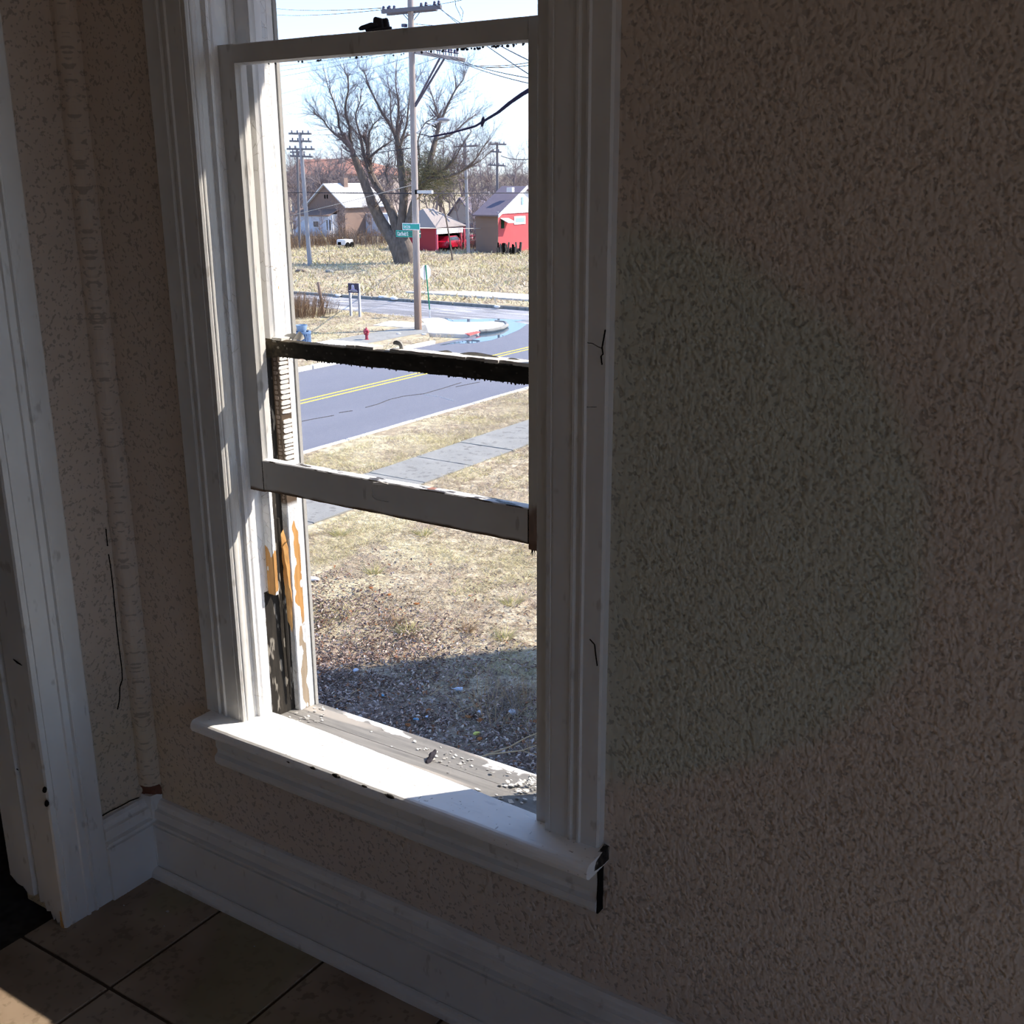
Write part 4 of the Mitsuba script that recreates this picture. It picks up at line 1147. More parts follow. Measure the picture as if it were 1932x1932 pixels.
put('plate', slab([o_ - nrm * 0.05 for o_ in oc], 0.01), 'm_alu', sp, smooth=False)

# small blue sign on two posts
bs_ = thing('notice_sign', 'small dark blue sign with a white emblem on two grey posts', 'sign')
BL, BRt = gnd(660, 595), gnd(676, 598.5)
yb = (BL[1] + BRt[1]) / 2
tl_, tr_ = aty(657, 534, yb), aty(674, 535, yb)
for bb_, tt_ in ((aty(659.5, 596, yb), tl_), (aty(675.3, 599, yb), tr_)):
    put('post', box(tt_[0] - 0.0, tt_[0] + 0.075, yb, yb + 0.09, ZG - .1, tt_[2]), 'm_grey_post', bs_, smooth=False)
    put('post_edge', box(tt_[0] + 0.0751, tt_[0] + 0.115, yb, yb + 0.09, ZG - .1, tt_[2]), 'm_alu', bs_, smooth=False)
zlo = aty(665, 552, yb)[2]
put('plate', box(tl_[0], tr_[0] + .09, yb - 0.03, yb - 0.005, zlo, tl_[2]), 'm_sign_blue', bs_, smooth=False)
w_, h_ = tr_[0] - tl_[0] + .09, tl_[2] - zlo
x0_, z0_ = tl_[0], zlo
em = [tube([(x0_ + w_ * .37, yb - .033, z0_ + h_ * .36), (x0_ + w_ * .38, yb - .033, z0_ + h_ * .8), (x0_ + w_ * .44, yb - .033, z0_ + h_ * .86)], 0.016, 5),
      tube([(x0_ + w_ * .60, yb - .033, z0_ + h_ * .36), (x0_ + w_ * .58, yb - .033, z0_ + h_ * .8), (x0_ + w_ * .51, yb - .033, z0_ + h_ * .84)], 0.014, 5),
      box(x0_ + w_ * .06, x0_ + w_ * .92, yb - .034, yb - .03, z0_ + h_ * .16, z0_ + h_ * .22)]
put('emblem', cat(em), 'm_sign_white', bs_, smooth=False)
put('emblem', cat([box(x0_ + w_ * .42, x0_ + w_ * .54, yb - .033, yb - .03, z0_ + h_ * .38, z0_ + h_ * .8), box(x0_ + w_ * .22, x0_ + w_ * .8, yb - .033, yb - .03, z0_ + h_ * .30, z0_ + h_ * .35)]), 'm_lilac', bs_, smooth=False)
# leaning wooden post
Bp = gnd(611, 594)
put('fence_post', tube([Bp - [0, 0, .2], over(Bp, 560, 605), over(Bp, 532, 600)], [0.085, 0.08, 0.075], 8), 'm_pole', smooth=30, label='weathered wooden post beside the brown bush', cat='post')

# litter bin
Bb = gnd(571, 650)
lb = thing('litter_bin', 'blue litter bin with slatted sides and a flared funnel on top', 'litter bin')
rr = 0.5 * np.linalg.norm(over(Bb, 640, 587.5) - over(Bb, 640, 553.5))
zz = lambda py: over(Bb, py, 571)[2]
z0_, z1_ = ZG, zz(625)
put('liner', lathe([(0, 0), (rr * .84, 0), (rr * .86, z1_ - z0_ - .05), (0, z1_ - z0_ - .05)], (Bb[0], Bb[1], ZG), 24), 'm_sign_blue', lb, smooth=30)
put('rim', lathe([(rr * .80, z1_ - z0_ - .09), (rr * 1.02, z1_ - z0_ - .09), (rr * 1.02, z1_ - z0_), (rr * .80, z1_ - z0_)], (Bb[0], Bb[1], ZG), 24), 'm_bin', lb, smooth=30)
for i in range(26):
    a_ = 2 * math.pi * i / 26
    me = box(-0.028, 0.028, rr * .93, rr * .98, 0.05, z1_ - z0_ - .05)
    me.apply_transform(trimesh.transformations.rotation_matrix(a_, [0, 0, 1]))
    put('slat', me.apply_translation((Bb[0], Bb[1], ZG)), 'm_bin', lb, smooth=False)
z2_ = zz(613)
put('funnel', lathe([(rr * .45, z1_ - z0_ - .06), (rr * .50, z1_ - z0_ + .02), (rr * .66, z2_ - z0_), (rr * .62, z2_ - z0_), (rr * .44, z1_ - z0_ - .02)], (Bb[0], Bb[1], ZG), 24), 'm_bin_light', lb, smooth=30)

# hydrant
Bh = gnd(692, 641)
hy = thing('fire_hydrant', 'dark red fire hydrant on the verge in front of the pavement', 'fire hydrant')
hh_ = over(Bh, 617.5, 693)[2] - ZG
s = hh_ / 0.80
put('barrel', lathe([(0, 0), (.15 * s, 0), (.15 * s, .03 * s), (.095 * s, .05 * s), (.09 * s, .30 * s), (.15 * s, .33 * s), (.15 * s, .38 * s), (.12 * s, .40 * s), (.12 * s, .58 * s), (.145 * s, .60 * s), (.14 * s, .63 * s), (.10 * s, .70 * s), (.04 * s, .74 * s), (.035 * s, .80 * s), (0, .80 * s)], Bh, 20), 'm_hydrant', hy, smooth=35)
for sx in (-1, 1):
    put('nozzle', tube([Bh + [sx * .09 * s, 0, .52 * s], Bh + [sx * .20 * s, -.05 * s * sx, .53 * s], Bh + [sx * .25 * s, -.05 * s * sx, .54 * s]], [.06 * s, .06 * s, .07 * s], 10), 'm_hydrant', hy, smooth=35)
put('nozzle', tube([Bh + [0, -.08 * s, .47 * s], Bh + [0, -.20 * s, .47 * s]], [.075 * s, .085 * s], 10), 'm_hydrant', hy, smooth=35)
put('chain', tube([Bh + [-.22 * s, -.03 * s, .58 * s], Bh + [-.12 * s, -.10 * s, .70 * s], Bh + [0, -.10 * s, .68 * s], Bh + [.06 * s, -.12 * s, .55 * s]], .012 * s, 5), 'm_dark', hy, smooth=False)
put('cap_band', lathe([(.121 * s, .60 * s), (.15 * s, .60 * s), (.15 * s, .635 * s), (.121 * s, .635 * s)], Bh, 20), 'm_pink', hy, smooth=30)


# other poles
def far_pole(base, topy, topx, arms, label, r=0.14, m_='m_arm', midy=None, mat2='m_alu', low=None):
    b_ = gnd(*base)
    t_ = over(b_, topy, topx)
    k = thing('utility_pole', label, 'utility pole')
    put('post', pole_mesh(b_, t_, r, r * .75, 8), m_, k, smooth=40)
    for (x0, y0, x1, y1) in arms:
        a_, c_ = aty(x0, y0, b_[1] - .15), aty(x1, y1, b_[1] - .15)
        arm_box(a_, c_, 0.14, 0.14, 'crossarm', k, 'm_arm')
        L_ = np.linalg.norm(c_ - a_)
        n_ = max(2, int(L_ / 0.5))
        for i in range(n_):
            q = a_ + (c_ - a_) * (i + .5) / n_
            put('insulator', box(q[0] - .035, q[0] + .035, q[1] - .035, q[1] + .035, q[2] + .07, q[2] + .24), 'm_insulator', k, smooth=False)
    return k


far_pole((585, 502), 250, 566, ((545.5, 252, 587, 252.5), (547, 266, 587.5, 267), (542, 281, 593, 281.5), (548, 294, 590, 296)), 'grey utility pole with four crossarms at the left of the lot', 0.19, 'm_grey_post')
far_pole((566, 470), 281, 560.5, ((548, 287, 575, 287),), 'dark utility pole half hidden behind the four-armed pole', 0.15, 'm_arm')
far_pole((884, 479), 264, 877, ((857, 277, 902, 275), (862, 313, 900, 313)), 'grey utility pole with two crossarms among the branches, right of the red garage', 0.17, 'm_grey_post')
far_pole((939, 468), 269, 938, ((922, 272, 955, 272.5), (926, 286, 946, 287), (921, 311, 954, 313)), 'dark utility pole with three crossarms in front of the violet roof', 0.15, 'm_arm')
b_ = gnd(854, 492)
put('dead_sapling', cat([tube([b_, over(b_, 455, 849), over(b_, 415, 842), over(b_, 380, 835), over(b_, 372, 830)], [.075, .07, .06, .05, .02], 6), tube([over(b_, 400, 839), over(b_, 378, 828), over(b_, 362, 831)], [.04, .03, .01], 5)]), 'm_bark', smooth=40, label='thin bare leaning sapling in front of the red garage', cat='sapling')

# ---------------------------------------------------------------- wires
def wire(pts, r, label, m_='m_wire', sag=0.0, group=None, cat_='wire', n_=14, name='wire'):
    """pts: (px, py, y of the plane)"""
    p_ = np.array([aty(*q) for q in pts])
    if len(p_) == 2:
        t_ = np.linspace(0, 1, n_)[:, None]
        p_ = p_[0] * (1 - t_) + p_[1] * t_
        p_[:, 2] -= sag * 4 * t_[:, 0] * (1 - t_[:, 0])
    return put(name, tube(p_, r, 4), m_, smooth=False, label=label, cat=cat_, group=group)


ORD = ['first wire', 'second wire', 'third wire', 'fourth wire', 'fifth wire', 'sixth wire', 'lowest wire']
for i, (a_, b_, s_) in enumerate((((480, 9, 95), (724, 15, YP), .3), ((480, 23, 95), (735, 17, YP), .3), ((500, 127, 95), (776, 89, YP), .1), ((500, 137, 95), (778, 90, YP), .1), ((500, 149, 95), (780, 92, YP), .1), ((500, 184, 95), (778, 106, YP), .1), ((520, 203, 95), (830, 108, YP), .1))):
    wire((a_, b_), 0.012, ORD[i] + ' from the top of the wires that run left from the tall pole', 'm_wire', s_, 'wires left of the pole')
for i, (a_, b_, s_) in enumerate((((800, 96, YP), (1010, 122, 24), .3), ((812, 98, YP), (1010, 116, 24), .3), ((840, 104, YP), (1010, 160, 22), .1), ((850, 106, YP), (1010, 149, 22), .1), ((820, 9, YP), (1010, 120, 18), .1), ((828, 13, YP), (1010, 148, 18), .1), ((781, 45, YP), (1010, 40, 26), .1), ((795, 10, YP), (940, -20, 26), .1))):
    wire((a_, b_), 0.0085, ['upper of two taut wires running right from the end of the lower crossarm', 'lower of two taut wires running right from the end of the lower crossarm', 'steep wire falling right from the lower crossarm, the lower of two', 'steep wire falling right from the lower crossarm, the upper of two', 'wire falling right from the right end of the top crossarm, the upper of two', 'wire falling right from the right end of the top crossarm, the lower of two', 'level wire right of the pole just above the window rail', 'wire leaving the top crossarm up to the right'][i], 'm_wire', s_, 'wires right of the pole')
wire(((500, 363, 112), (784, 365, YP + .2)), 0.03, 'dark level cable left of the tall pole at roof height', 'm_wire', 0.0)
wire(((788, 365, YP + .2), (1010, 364, 62)), 0.024, 'dark level cable right of the tall pole at roof height', 'm_wire', 0.0)
wire(((522, 413, 70), (684, 373.5, 52), (778, 349, YP)), 0.02, 'light guy wire rising from the left to the tall pole', 'm_wire_light')
wire(((520, 336, 105), (575, 307, 90), (612, 303, 82), (650, 298, 75), (720, 287, 60), (778, 279, YP)), 0.022, 'dark cable dipping behind the four-armed pole and rising to the tall pole', 'm_wire')
wire(((945, 294, 95), (1010, 299, 70)), 0.03, 'wire from the three-armed pole to the right edge', 'm_wire', 0.2)
wire(((786, 430, YP + .3), (835, 431, 75), (884, 431, 84), (938, 431, 90)), 0.03, 'light cable strung level past the garage roof', 'm_wire_light')
# the thick service cable that comes down from this house
wire(((788, 252, YP - .1), (815, 258, 37)), 0.016, 'thin end of the service cable at the tall pole', 'm_wire', 0.0)
wire(((813, 258, 37), (850, 251, 32), (880, 243, 27.5), (897, 238, 25), (912, 229, 22.5), (940, 212, 18.5), (962, 194, 15.5), (985, 178, 13), (1016, 160, 10)), 0.036, 'thick dark service cable sagging from the pole to the right edge of the window', 'm_cable', name='cable', cat_='cable')
q = aty(911, 229, 22.5)
put('cable_clamp', tube([q + [-.10, .1, -.10], q, q + [.06, -.06, .09]], [.03, .05, .03], 6), 'm_cable', smooth=30, label='dark knot on the thick service cable', cat='clamp')
wire(((858, -5, 30), (860, 12, 30), (868, 28, 30), (871, 40, 30), (874, 22, 30), (868, 12, 30)), 0.008, 'loose curl of wire hanging in the sky right of the pole', 'm_wire')

# ---------------------------------------------------------------- trees
class Tree:
    def __init__(self, seed):
        self.q = random.Random(seed)
        self.m = []
        self.t = []

    def twig(self, p, d, ln, r, depth):
        q = self.q
        n_ = 4 if depth > 1 else 3
        pts, dirs = [np.array(p)], np.array(d, float)
        for i in range(n_):
            dirs = dirs + np.array([q.gauss(0, .16), q.gauss(0, .16), q.gauss(0.05, .11)])
            dirs /= np.linalg.norm(dirs)
            pts.append(pts[-1] + dirs * ln / n_)
        self.t.append(tube(pts, np.linspace(r, r * 0.4, len(pts)), 3 if depth < 3 else 4, False))
        if depth > 0:
            k = q.randint(3, 5) if depth > 1 else q.randint(2, 4)
            for j in range(k):
                i = q.randint(1, n_)
                s_ = pts[i] - (pts[i] - pts[i - 1]) * q.random()
                side = np.array([q.gauss(0, 1), q.gauss(0, 1), q.gauss(0.25, .7)])
                side -= dirs * (side @ dirs)
                side /= np.linalg.norm(side) + 1e-9
                nd = dirs * q.uniform(.55, .9) + side * q.uniform(.5, .85)
                nd /= np.linalg.norm(nd)
                self.twig(s_, nd, ln * q.uniform(.4, .68), r * 0.5, depth - 1)


big = Tree(5)
Bt = gnd(764, 498)
YT = Bt[1]
def cp(x, y, dy=0.0):
    return aty(590 + x * 0.20706, 100 + y * 0.20706, YT + dy)


limbs = [  # crop pixels of the limb, depth drift, first and last radius
    ([(845, 1935), (800, 1800), (745, 1690), (710, 1660)], 0.0, 0.95, 0.72),
    ([(870, 1935), (850, 1780), (815, 1690), (790, 1620)], 0.3, 0.85, 0.5),
    ([(745, 1700), (660, 1600), (600, 1500), (550, 1390), (490, 1230), (440, 1100), (400, 1000), (370, 930)], -1.5, 0.62, 0.25),
    ([(375, 940), (335, 860), (270, 790), (190, 730), (130, 670), (95, 605), (30, 560), (5, 530)], -2.5, 0.16, 0.03),
    ([(372, 935), (340, 800), (338, 670), (295, 560), (300, 450), (330, 330), (318, 220), (290, 160)], -1.0, 0.20, 0.03),
    ([(290, 790), (235, 660), (228, 540), (170, 390), (135, 290), (110, 190)], -3.0, 0.13, 0.025),
    ([(780, 1680), (735, 1480), (650, 1310), (570, 1190), (520, 1080), (512, 950)], 1.0, 0.48, 0.24),
    ([(515, 960), (505, 820), (515, 720), (560, 640), (620, 590)], 0.5, 0.17, 0.03),
    ([(520, 950), (600, 880), (680, 830), (730, 790)], 1.5, 0.15, 0.03),
    ([(515, 1090), (470, 960), (450, 800), (405, 660), (385, 560), (440, 430), (440, 320)], 2.0, 0.17, 0.03),
    ([(560, 1180), (500, 1060), (460, 940), (420, 740), (330, 650), (250, 540)], 2.6, 0.12, 0.025),
    ([(800, 1660), (820, 1450), (835, 1250), (805, 1080), (795, 920), (775, 830)], 1.5, 0.45, 0.28),
    ([(778, 840), (740, 720), (690, 630), (620, 530), (565, 410), (505, 300), (480, 190), (440, 140)], 2.5, 0.20, 0.03),
    ([(790, 850), (765, 690), (785, 560), (782, 420), (755, 310), (760, 200)], 1.0, 0.18, 0.03),
    ([(800, 840), (820, 770), (860, 640), (870, 480), (905, 330), (960, 240)], -0.5, 0.15, 0.03),
    ([(730, 700), (705, 560), (715, 420), (690, 290), (670, 170)], 3.4, 0.11, 0.025),
    ([(690, 1190), (660, 1100), (680, 1000), (720, 920)], 0.2, 0.09, 0.02),
    ([(850, 1660), (900, 1450), (950, 1290), (1010, 1180), (1060, 1020), (1095, 890), (1120, 790)], 2.5, 0.42, 0.22),
    ([(1120, 800), (1150, 680), (1165, 610), (1125, 500), (1085, 380), (1060, 290)], 2.5, 0.16, 0.03),
    ([(1168, 612), (1210, 520), (1260, 410), (1310, 320), (1380, 235), (1385, 180)], 1.5, 0.14, 0.025),
    ([(1120, 790), (1230, 760), (1330, 690), (1420, 600), (1490, 560)], 3.5, 0.13, 0.025),
    ([(1000, 1190), (1100, 1110), (1210, 1050), (1300, 960), (1350, 860), (1440, 720)], -1.0, 0.20, 0.03),
    ([(1060, 1150), (1220, 1130), (1360, 1080), (1470, 990), (1540, 880), (1600, 790)], -2.0, 0.17, 0.03),
    ([(1250, 1120), (1400, 1060), (1560, 960), (1640, 880)], -3.0, 0.08, 0.02),
    ([(920, 1380), (940, 1100), (980, 980), (950, 820), (1010, 640), (1090, 600)], 3.0, 0.15, 0.03),
    ([(600, 1500), (560, 1420), (590, 1380)], -1, 0.1, 0.05)]
lm = []
for li, (pts, dy, r0, r1) in enumerate(limbs):
    p_ = np.array([cp(x_, y_, dy * (i / (len(pts) - 1)) ** 1.2) for i, (x_, y_) in enumerate(pts)])
    # smooth the limb
    t_ = np.linspace(0, len(p_) - 1, (len(p_) - 1) * 4 + 1)
    p2 = np.stack([np.interp(t_, np.arange(len(p_)), p_[:, k]) for k in range(3)], 1)
    for _ in range(2):
        p2[1:-1] = (p2[:-2] + 2 * p2[1:-1] + p2[2:]) / 4
    r_ = np.linspace(r0, r1, len(p2)) * (0.9 if r0 > .3 else 0.75)
    lm.append(tube(p2, r_, 10 if r0 > .3 else 6))
    if li > 1:
        for i in range(2, len(p2)):
            if r_[i] > 0.30:
                continue
            for _ in range(2):
                d = p2[i] - p2[i - 1]
                d /= np.linalg.norm(d)
                side = np.array([big.q.gauss(0, 1), big.q.gauss(0, 1), big.q.gauss(.3, .6)])
                side -= d * (side @ d)
                side /= np.linalg.norm(side)
                nd = d * big.q.uniform(.4, .9) + side * .7 + [0, 0, .15]
                nd /= np.linalg.norm(nd)
                big.twig(p2[i], nd, big.q.uniform(1.0, 2.3), min(0.024, r_[i] * 0.35 + .008), 2)
        d = p2[-1] - p2[-3]
        d /= np.linalg.norm(d)
        big.twig(p2[-1], d, 1.8, r_[-1], 3)
tr = thing('tree', 'big bare many-stemmed tree leaning left behind the utility pole', 'tree')
put('trunk', wobble(cat(lm), 0.04, 1.3, 3), 'm_bark', tr, smooth=50)
put('twigs', cat(big.t), 'm_twig', tr, smooth=False, kind='stuff')
# vines thick on its right-hand limbs
q = random.Random(9)
vm = []
for i in range(1500):
    x_, y_ = q.gauss(1080, 120), q.gauss(1120, 110)
    c_ = cp(x_, y_, q.gauss(0.5, 1.2))
    d = np.array([q.gauss(0, 1), q.gauss(0, 1), q.gauss(0.1, .6)])
    d /= np.linalg.norm(d)
    vm.append(tube([c_, c_ + d * q.uniform(.3, .9)], [0.024, 0.01], 3, False))
put('vines', cat(vm), 'm_moss', tr, smooth=False, kind='stuff', label='mossy tangle of vines')


def small_tree(seed, h, stems=1, spread=.35, depth=3, r=.13):
    t = Tree(seed)
    trunk = []
    for s_ in range(stems):
        d = np.array([t.q.gauss(0, .18 * stems ** .5), t.q.gauss(0, .18 * stems ** .5), 1.0])
        d /= np.linalg.norm(d)
        pts = [np.zeros(3)]
        for i in range(6):
            d = d + [t.q.gauss(0, .07), t.q.gauss(0, .07), .06]
            d /= np.linalg.norm(d)
            pts.append(pts[-1] + d * h / 7)
        rs = np.linspace(r, r * .2, 7)
        trunk.append(tube(pts, rs, 6))
        for i in range(2, 7):
            for _ in range(4):
                a_ = t.q.uniform(0, 6.28)
                nd = d * .6 + np.array([math.cos(a_), math.sin(a_), .35]) * spread * 2
                nd /= np.linalg.norm(nd)
                t.twig(pts[i], nd, h * t.q.uniform(.2, .36) * (1 - .07 * i), rs[i] * .75, depth - 1)
    return cat(trunk), cat(t.t)


protos = [small_tree(41 + i, 9.0, 1 + i % 2, .35 + .05 * i, 3, .12) for i in range(4)]
GT = 'bare trees of the tree line behind the houses'
spots = []
q = random.Random(77)
for i in range(64):
    px = 505 + (i * 11.3) % 497
    yw = q.uniform(112, 165)
    spots.append((px + q.uniform(-5, 5), yw, q.uniform(0.85, 1.45)))
first = {}
for i, (px, yw, sc) in enumerate(spots):
    b_ = aty(px, 440, yw)
    pr_ = i % 4
    M_ = T().translate([float(b_[0]), float(b_[1]), ZG]).rotate([0, 0, 1], float(q.uniform(0, 360))).scale([sc * 1.15, sc * 1.15, sc * (0.95 if px < 700 else 1.05)])
    k = thing('bare_tree', 'bare grey-brown tree standing in the hazy tree line behind the houses', 'tree', GT)
    if pr_ not in first:
        a1 = put('trunk', protos[pr_][0], 'm_far_twig', k, smooth=False, to_world=M_)
        a2 = put('crown', protos[pr_][1], 'm_far_twig', k, smooth=False, to_world=M_)
        first[pr_] = (a1, a2)
    else:
        again('trunk', first[pr_][0], k, M_)
        again('crown', first[pr_][1], k, M_)
# nearer saplings among the houses
GN = 'bare saplings in front of the houses'
for i, (px, py, sc, pr_) in enumerate(((545, 455, .62, 0), (556, 460, .55, 1), (602, 452, .42, 2), (645, 452, .50, 3), (530, 448, .8, 2), (700, 452, .62, 1), (905, 462, .60, 3), (918, 465, .72, 0), (927, 466, .5, 1), (900, 470, .42, 2), (815, 466, .55, 3), (898, 455, .8, 1), (985, 440, .95, 3))):
    b_ = gnd(px, py)
    M_ = T().translate([float(b_[0]), float(b_[1]), ZG]).rotate([0, 0, 1], float(q.uniform(0, 360))).scale([sc, sc, sc])
    k = thing('sapling', 'bare grey sapling ' + ['left of the four-armed pole, beside the brush', 'just left of the four-armed pole', 'before the porch of the white cottage', 'before the lit side wall of the cottage', 'at the far left edge beside the window frame', 'right of the cottage beside the big tree', 'between the garage and the grey pole', 'right of the grey pole, the taller of two', 'right of the grey pole, the shorter of two', 'before the red crate', 'at the left corner of the red garage', 'behind the grey pole', 'beside the grey car at the right edge'][i], 'tree', GN)
    again('trunk', first[pr_][0], k, M_)
    again('crown', first[pr_][1], k, M_)
# two trees out of the picture whose shadows lie across the far lot
for (x_, y_, sc) in ((-24.0, 78.0, 1.25), (-16.0, 82.0, 1.4), (-30.0, 84.0, 1.1)):
    M_ = T().translate([x_, y_, ZG]).scale([sc, sc, sc])
    k = thing('lot_tree', None, None)
    labels[k] = {'label': 'bare tree standing on the lot to the right, out of the picture', 'category': 'tree', 'group': 'trees right of the lot'}
    again('trunk', first[0][0], k, M_)
    again('crown', first[0][1], k, M_)

# brush
spray('bush', gnd(568, 597), 330, 1.35, 1.0, 0.011, 'm_brush', 'brown leafless bush beside the wooden post at the left edge', 'bush', 3, rad=1.25, curve=.35)
spray('bush', gnd(620, 592), 60, 0.9, 1.0, 0.008, 'm_brush_grey', 'thin grey twiggy bush at the foot of the wooden post', 'bush', 4, rad=.5, curve=.4)
GB = 'brown brush along the back of the lot'
for i in range(34):
    px = 528 + i * 14.2
    if px > 1000:
        break
    py = 462 + q.uniform(-3, 9)
    if 740 < px < 770:
        continue
    spray('brush', gnd(px, py), 85, q.uniform(.9, 2.0), 1.0, 0.022, 'm_brush' if (px < 730 and i % 3) else 'm_brush_grey', 'clump of dry brown brush along the back edge of the vacant lot', 'bush', 100 + i, GB, rad=2.2, curve=.25, branch=2)

# ---------------------------------------------------------------- houses beyond the lot
def gable_y(k, x0, x1, y0, y1, ze, zp, over_, m_roof, parent=None):
    """roof with its ridge along y"""
    xm = (x0 + x1) / 2
    o_ = over_
    for s_, xe in ((-1, x0), (1, x1)):
        sl_ = (zp - ze) / ((x1 - x0) / 2)
        xo = xe + s_ * o_
        zo = ze - sl_ * o_
        c_ = [(xm, y0 - o_, zp), (xo, y0 - o_, zo), (xo, y1 + o_, zo), (xm, y1 + o_, zp)]
        if s_ > 0:
            c_ = c_[::-1]
        me = slab(c_[::-1], 0.12)
        put('roof', me, m_roof if s_ > 0 or not isinstance(m_roof, tuple) else m_roof, parent, smooth=False)


# cottage at the left
h1 = thing('cottage', 'white cottage with bright pale roof and brown shingled gable, left of the big tree', 'house')
Yh = gnd(633, 447)[1]
pk, er = aty(609.7, 346, Yh), aty(652.5, 391, Yh)
hx = er[0] - pk[0]
zE = er[2]
put('wall', box(pk[0] - hx * .86, pk[0] + hx * .86, Yh + .3, Yh + 8.0, ZG, zE + .3), 'm_shingle', h1, smooth=False)
put('gable', slab([(pk[0] - hx * .93, Yh + .3, zE + .05), (pk[0] + hx * .93, Yh + .3, zE + .05), (pk[0], Yh + .3, pk[2] - .12)], 0.2), 'm_shingle', h1, smooth=False)
gable_y(None, pk[0] - hx * .9, pk[0] + hx * .9, Yh + .3, Yh + 7.6, zE + .25, pk[2], .35, 'm_roof_pale', h1)
zB, xA, xB = aty(600, 405, Yh)[2], aty(580, 420, Yh)[0], aty(633, 420, Yh)[0]
xB2 = xB
put('porch', box(xA - 1.2, xB, Yh - 1.2, Yh + 0.35, ZG, zB), 'm_house_shade', h1, smooth=False)
put('side_wall', box(xB - .1, xB + .1, Yh - 1.2, Yh + 2.2, ZG + .3, zB + .1), 'm_house_white', h1, smooth=False)
put('porch_roof', slab([(xA - 1.4, Yh - 1.5, zB), (xB + .3, Yh - 1.5, zB), (xB + .3, Yh + .4, zB + .7), (xA - 1.4, Yh + .4, zB + .7)], .12), 'm_shingle', h1, smooth=False)
for px in (606, 621, 628):
    q_ = aty(px, 425, Yh - 1.22)
    put('column', box(q_[0] - .09, q_[0] + .09, Yh - 1.36, Yh - 1.2, ZG, zB), 'm_house_shade', h1, smooth=False)
for (a_, b_, c_, d_, mm) in ((617, 415, 624, 434, 'm_glass_dark'), (592, 418, 601, 428, 'm_glass_dark')):
    p0, p1 = aty(a_, d_, Yh - 1.21), aty(c_, b_, Yh - 1.21)
    wn = put('window', box(p0[0] - .06, p1[0] + .06, Yh - 1.24, Yh - 1.19, p0[2] - .06, p1[2] + .06), 'm_house_white', h1, smooth=False)
    put('pane', box(p0[0], p1[0], Yh - 1.255, Yh - 1.2, p0[2], p1[2]), mm, wn, smooth=False)
for px in (613, 617.5):
    p0 = aty(px, 371, Yh + .28)
    put('gable_vent', box(p0[0] - .07, p0[0] + .07, Yh + .24, Yh + .32, p0[2] - .22, p0[2] + .22), 'm_dark', h1, smooth=False)
ch = aty(647, 343, Yh + 3.2)
put('chimney', box(ch[0] - .35, ch[0] + .35, Yh + 3.0, Yh + 3.7, ch[2] - 1.2, ch[2] + .45), 'm_shingle', h1, smooth=False)
put('lean_to', box(pk[0] + hx * .8, pk[0] + hx * 1.9, Yh + 4.0, Yh + 8.0, ZG, aty(690, 403, Yh + 4)[2]), 'm_house_shade', h1, smooth=False)

# church far off
ck = thing('church', 'large building with a tiled red roof and a small spire, far behind the cottage', 'building')
YC = 170.0
a_, b_ = aty(548, 344, YC), aty(686, 344, YC)
t0, t1 = aty(566, 300.5, YC + 8), aty(668, 307, YC + 8)
zc, zt_ = aty(620, 328, YC)[2], t0[2]
put('wall', box(a_[0], b_[0], YC, YC + 16, ZG, zc), 'm_church_wall', ck, smooth=False)
put('roof', slab([(a_[0] - .4, YC - .4, zc), (b_[0] + .6, YC - .4, zc), (t1[0], YC + 8, zt_), (t0[0], YC + 8, zt_)], .3), 'm_roof_red', ck, smooth=False)
put('roof', slab([(b_[0] + .6, YC - .4, zc), (b_[0] + .6, YC + 16.4, zc), (t1[0], YC + 8, zt_), (t1[0] + .01, YC + 8, zt_)][:3], .3), 'm_roof_red', ck, smooth=False)
sb = aty(645.5, 305, YC + 6)
put('spire', lathe([(0, 0), (1.0, 0), (.75, .35), (.30, .9), (.13, 1.4), (.09, 2.2), (0, 2.25)], (sb[0], sb[1], sb[2] - .25), 8), 'm_roof_grey', ck, smooth=False)
put('finial', trimesh.creation.icosphere(1, .16).apply_translation((sb[0], sb[1], sb[2] + 2.15)), 'm_arm', ck, smooth=30)

# garage with a carport
gk = thing('garage', 'low red garage with a grey hipped roof and an open carport', 'garage')
Bg = gnd(828, 474)
XG = Bg[0]
e0, e1 = atx(822, 429.5, XG + .25), atx(881, 426, XG + .25)
zE = (e0[2] + e1[2]) / 2
r0 = atx(815, 393, XG - 2.4)
zR = r0[2]
yA, yB = e0[1], e1[1]
ym0, ym1 = r0[1], yB - (r0[1] - yA) * 1.0
ym0, ym1 = yA + (yB - yA) * .30, yA + (yB - yA) * .62
XW = XG - 5.2
put('roof', slab([(XG + .3, yA, zE), (XG + .3, yB, zE), (XG - 2.4, ym1, zR), (XG - 2.4, ym0, zR)], .1), 'm_roof_grey', gk, smooth=False)
put('roof', slab([(XW, yA, zE), (XG + .3, yA, zE), (XG - 2.4, ym0, zR)], .1), 'm_roof_grey', gk, smooth=False)
put('roof', slab([(XG + .3, yB, zE), (XW, yB, zE), (XG - 2.4, ym1, zR)], .1), 'm_roof_grey', gk, smooth=False)
put('roof', slab([(XW, yB, zE), (XW, yA, zE), (XG - 2.4, ym0, zR), (XG - 2.4, ym1, zR)], .1), 'm_roof_grey', gk, smooth=False)
put('wall', box(XW + .3, XG - .0, yA + .3, yA + .42, ZG, zE - .05), 'm_red_wood', gk, smooth=False)
put('wall', box(XW + .3, XW + .42, yA + .3, yB - .3, ZG, zE - .05), 'm_red_wood', gk, smooth=False)
put('wall', box(XW + .3, XG - .2, yB - .42, yB - .3, ZG, zE - .05), 'm_green_dark', gk, smooth=False)
put('fascia', box(XG + .12, XG + .2, yA + .25, yB - .6, zE - .62, zE - .08), 'm_house_white', gk, smooth=False)
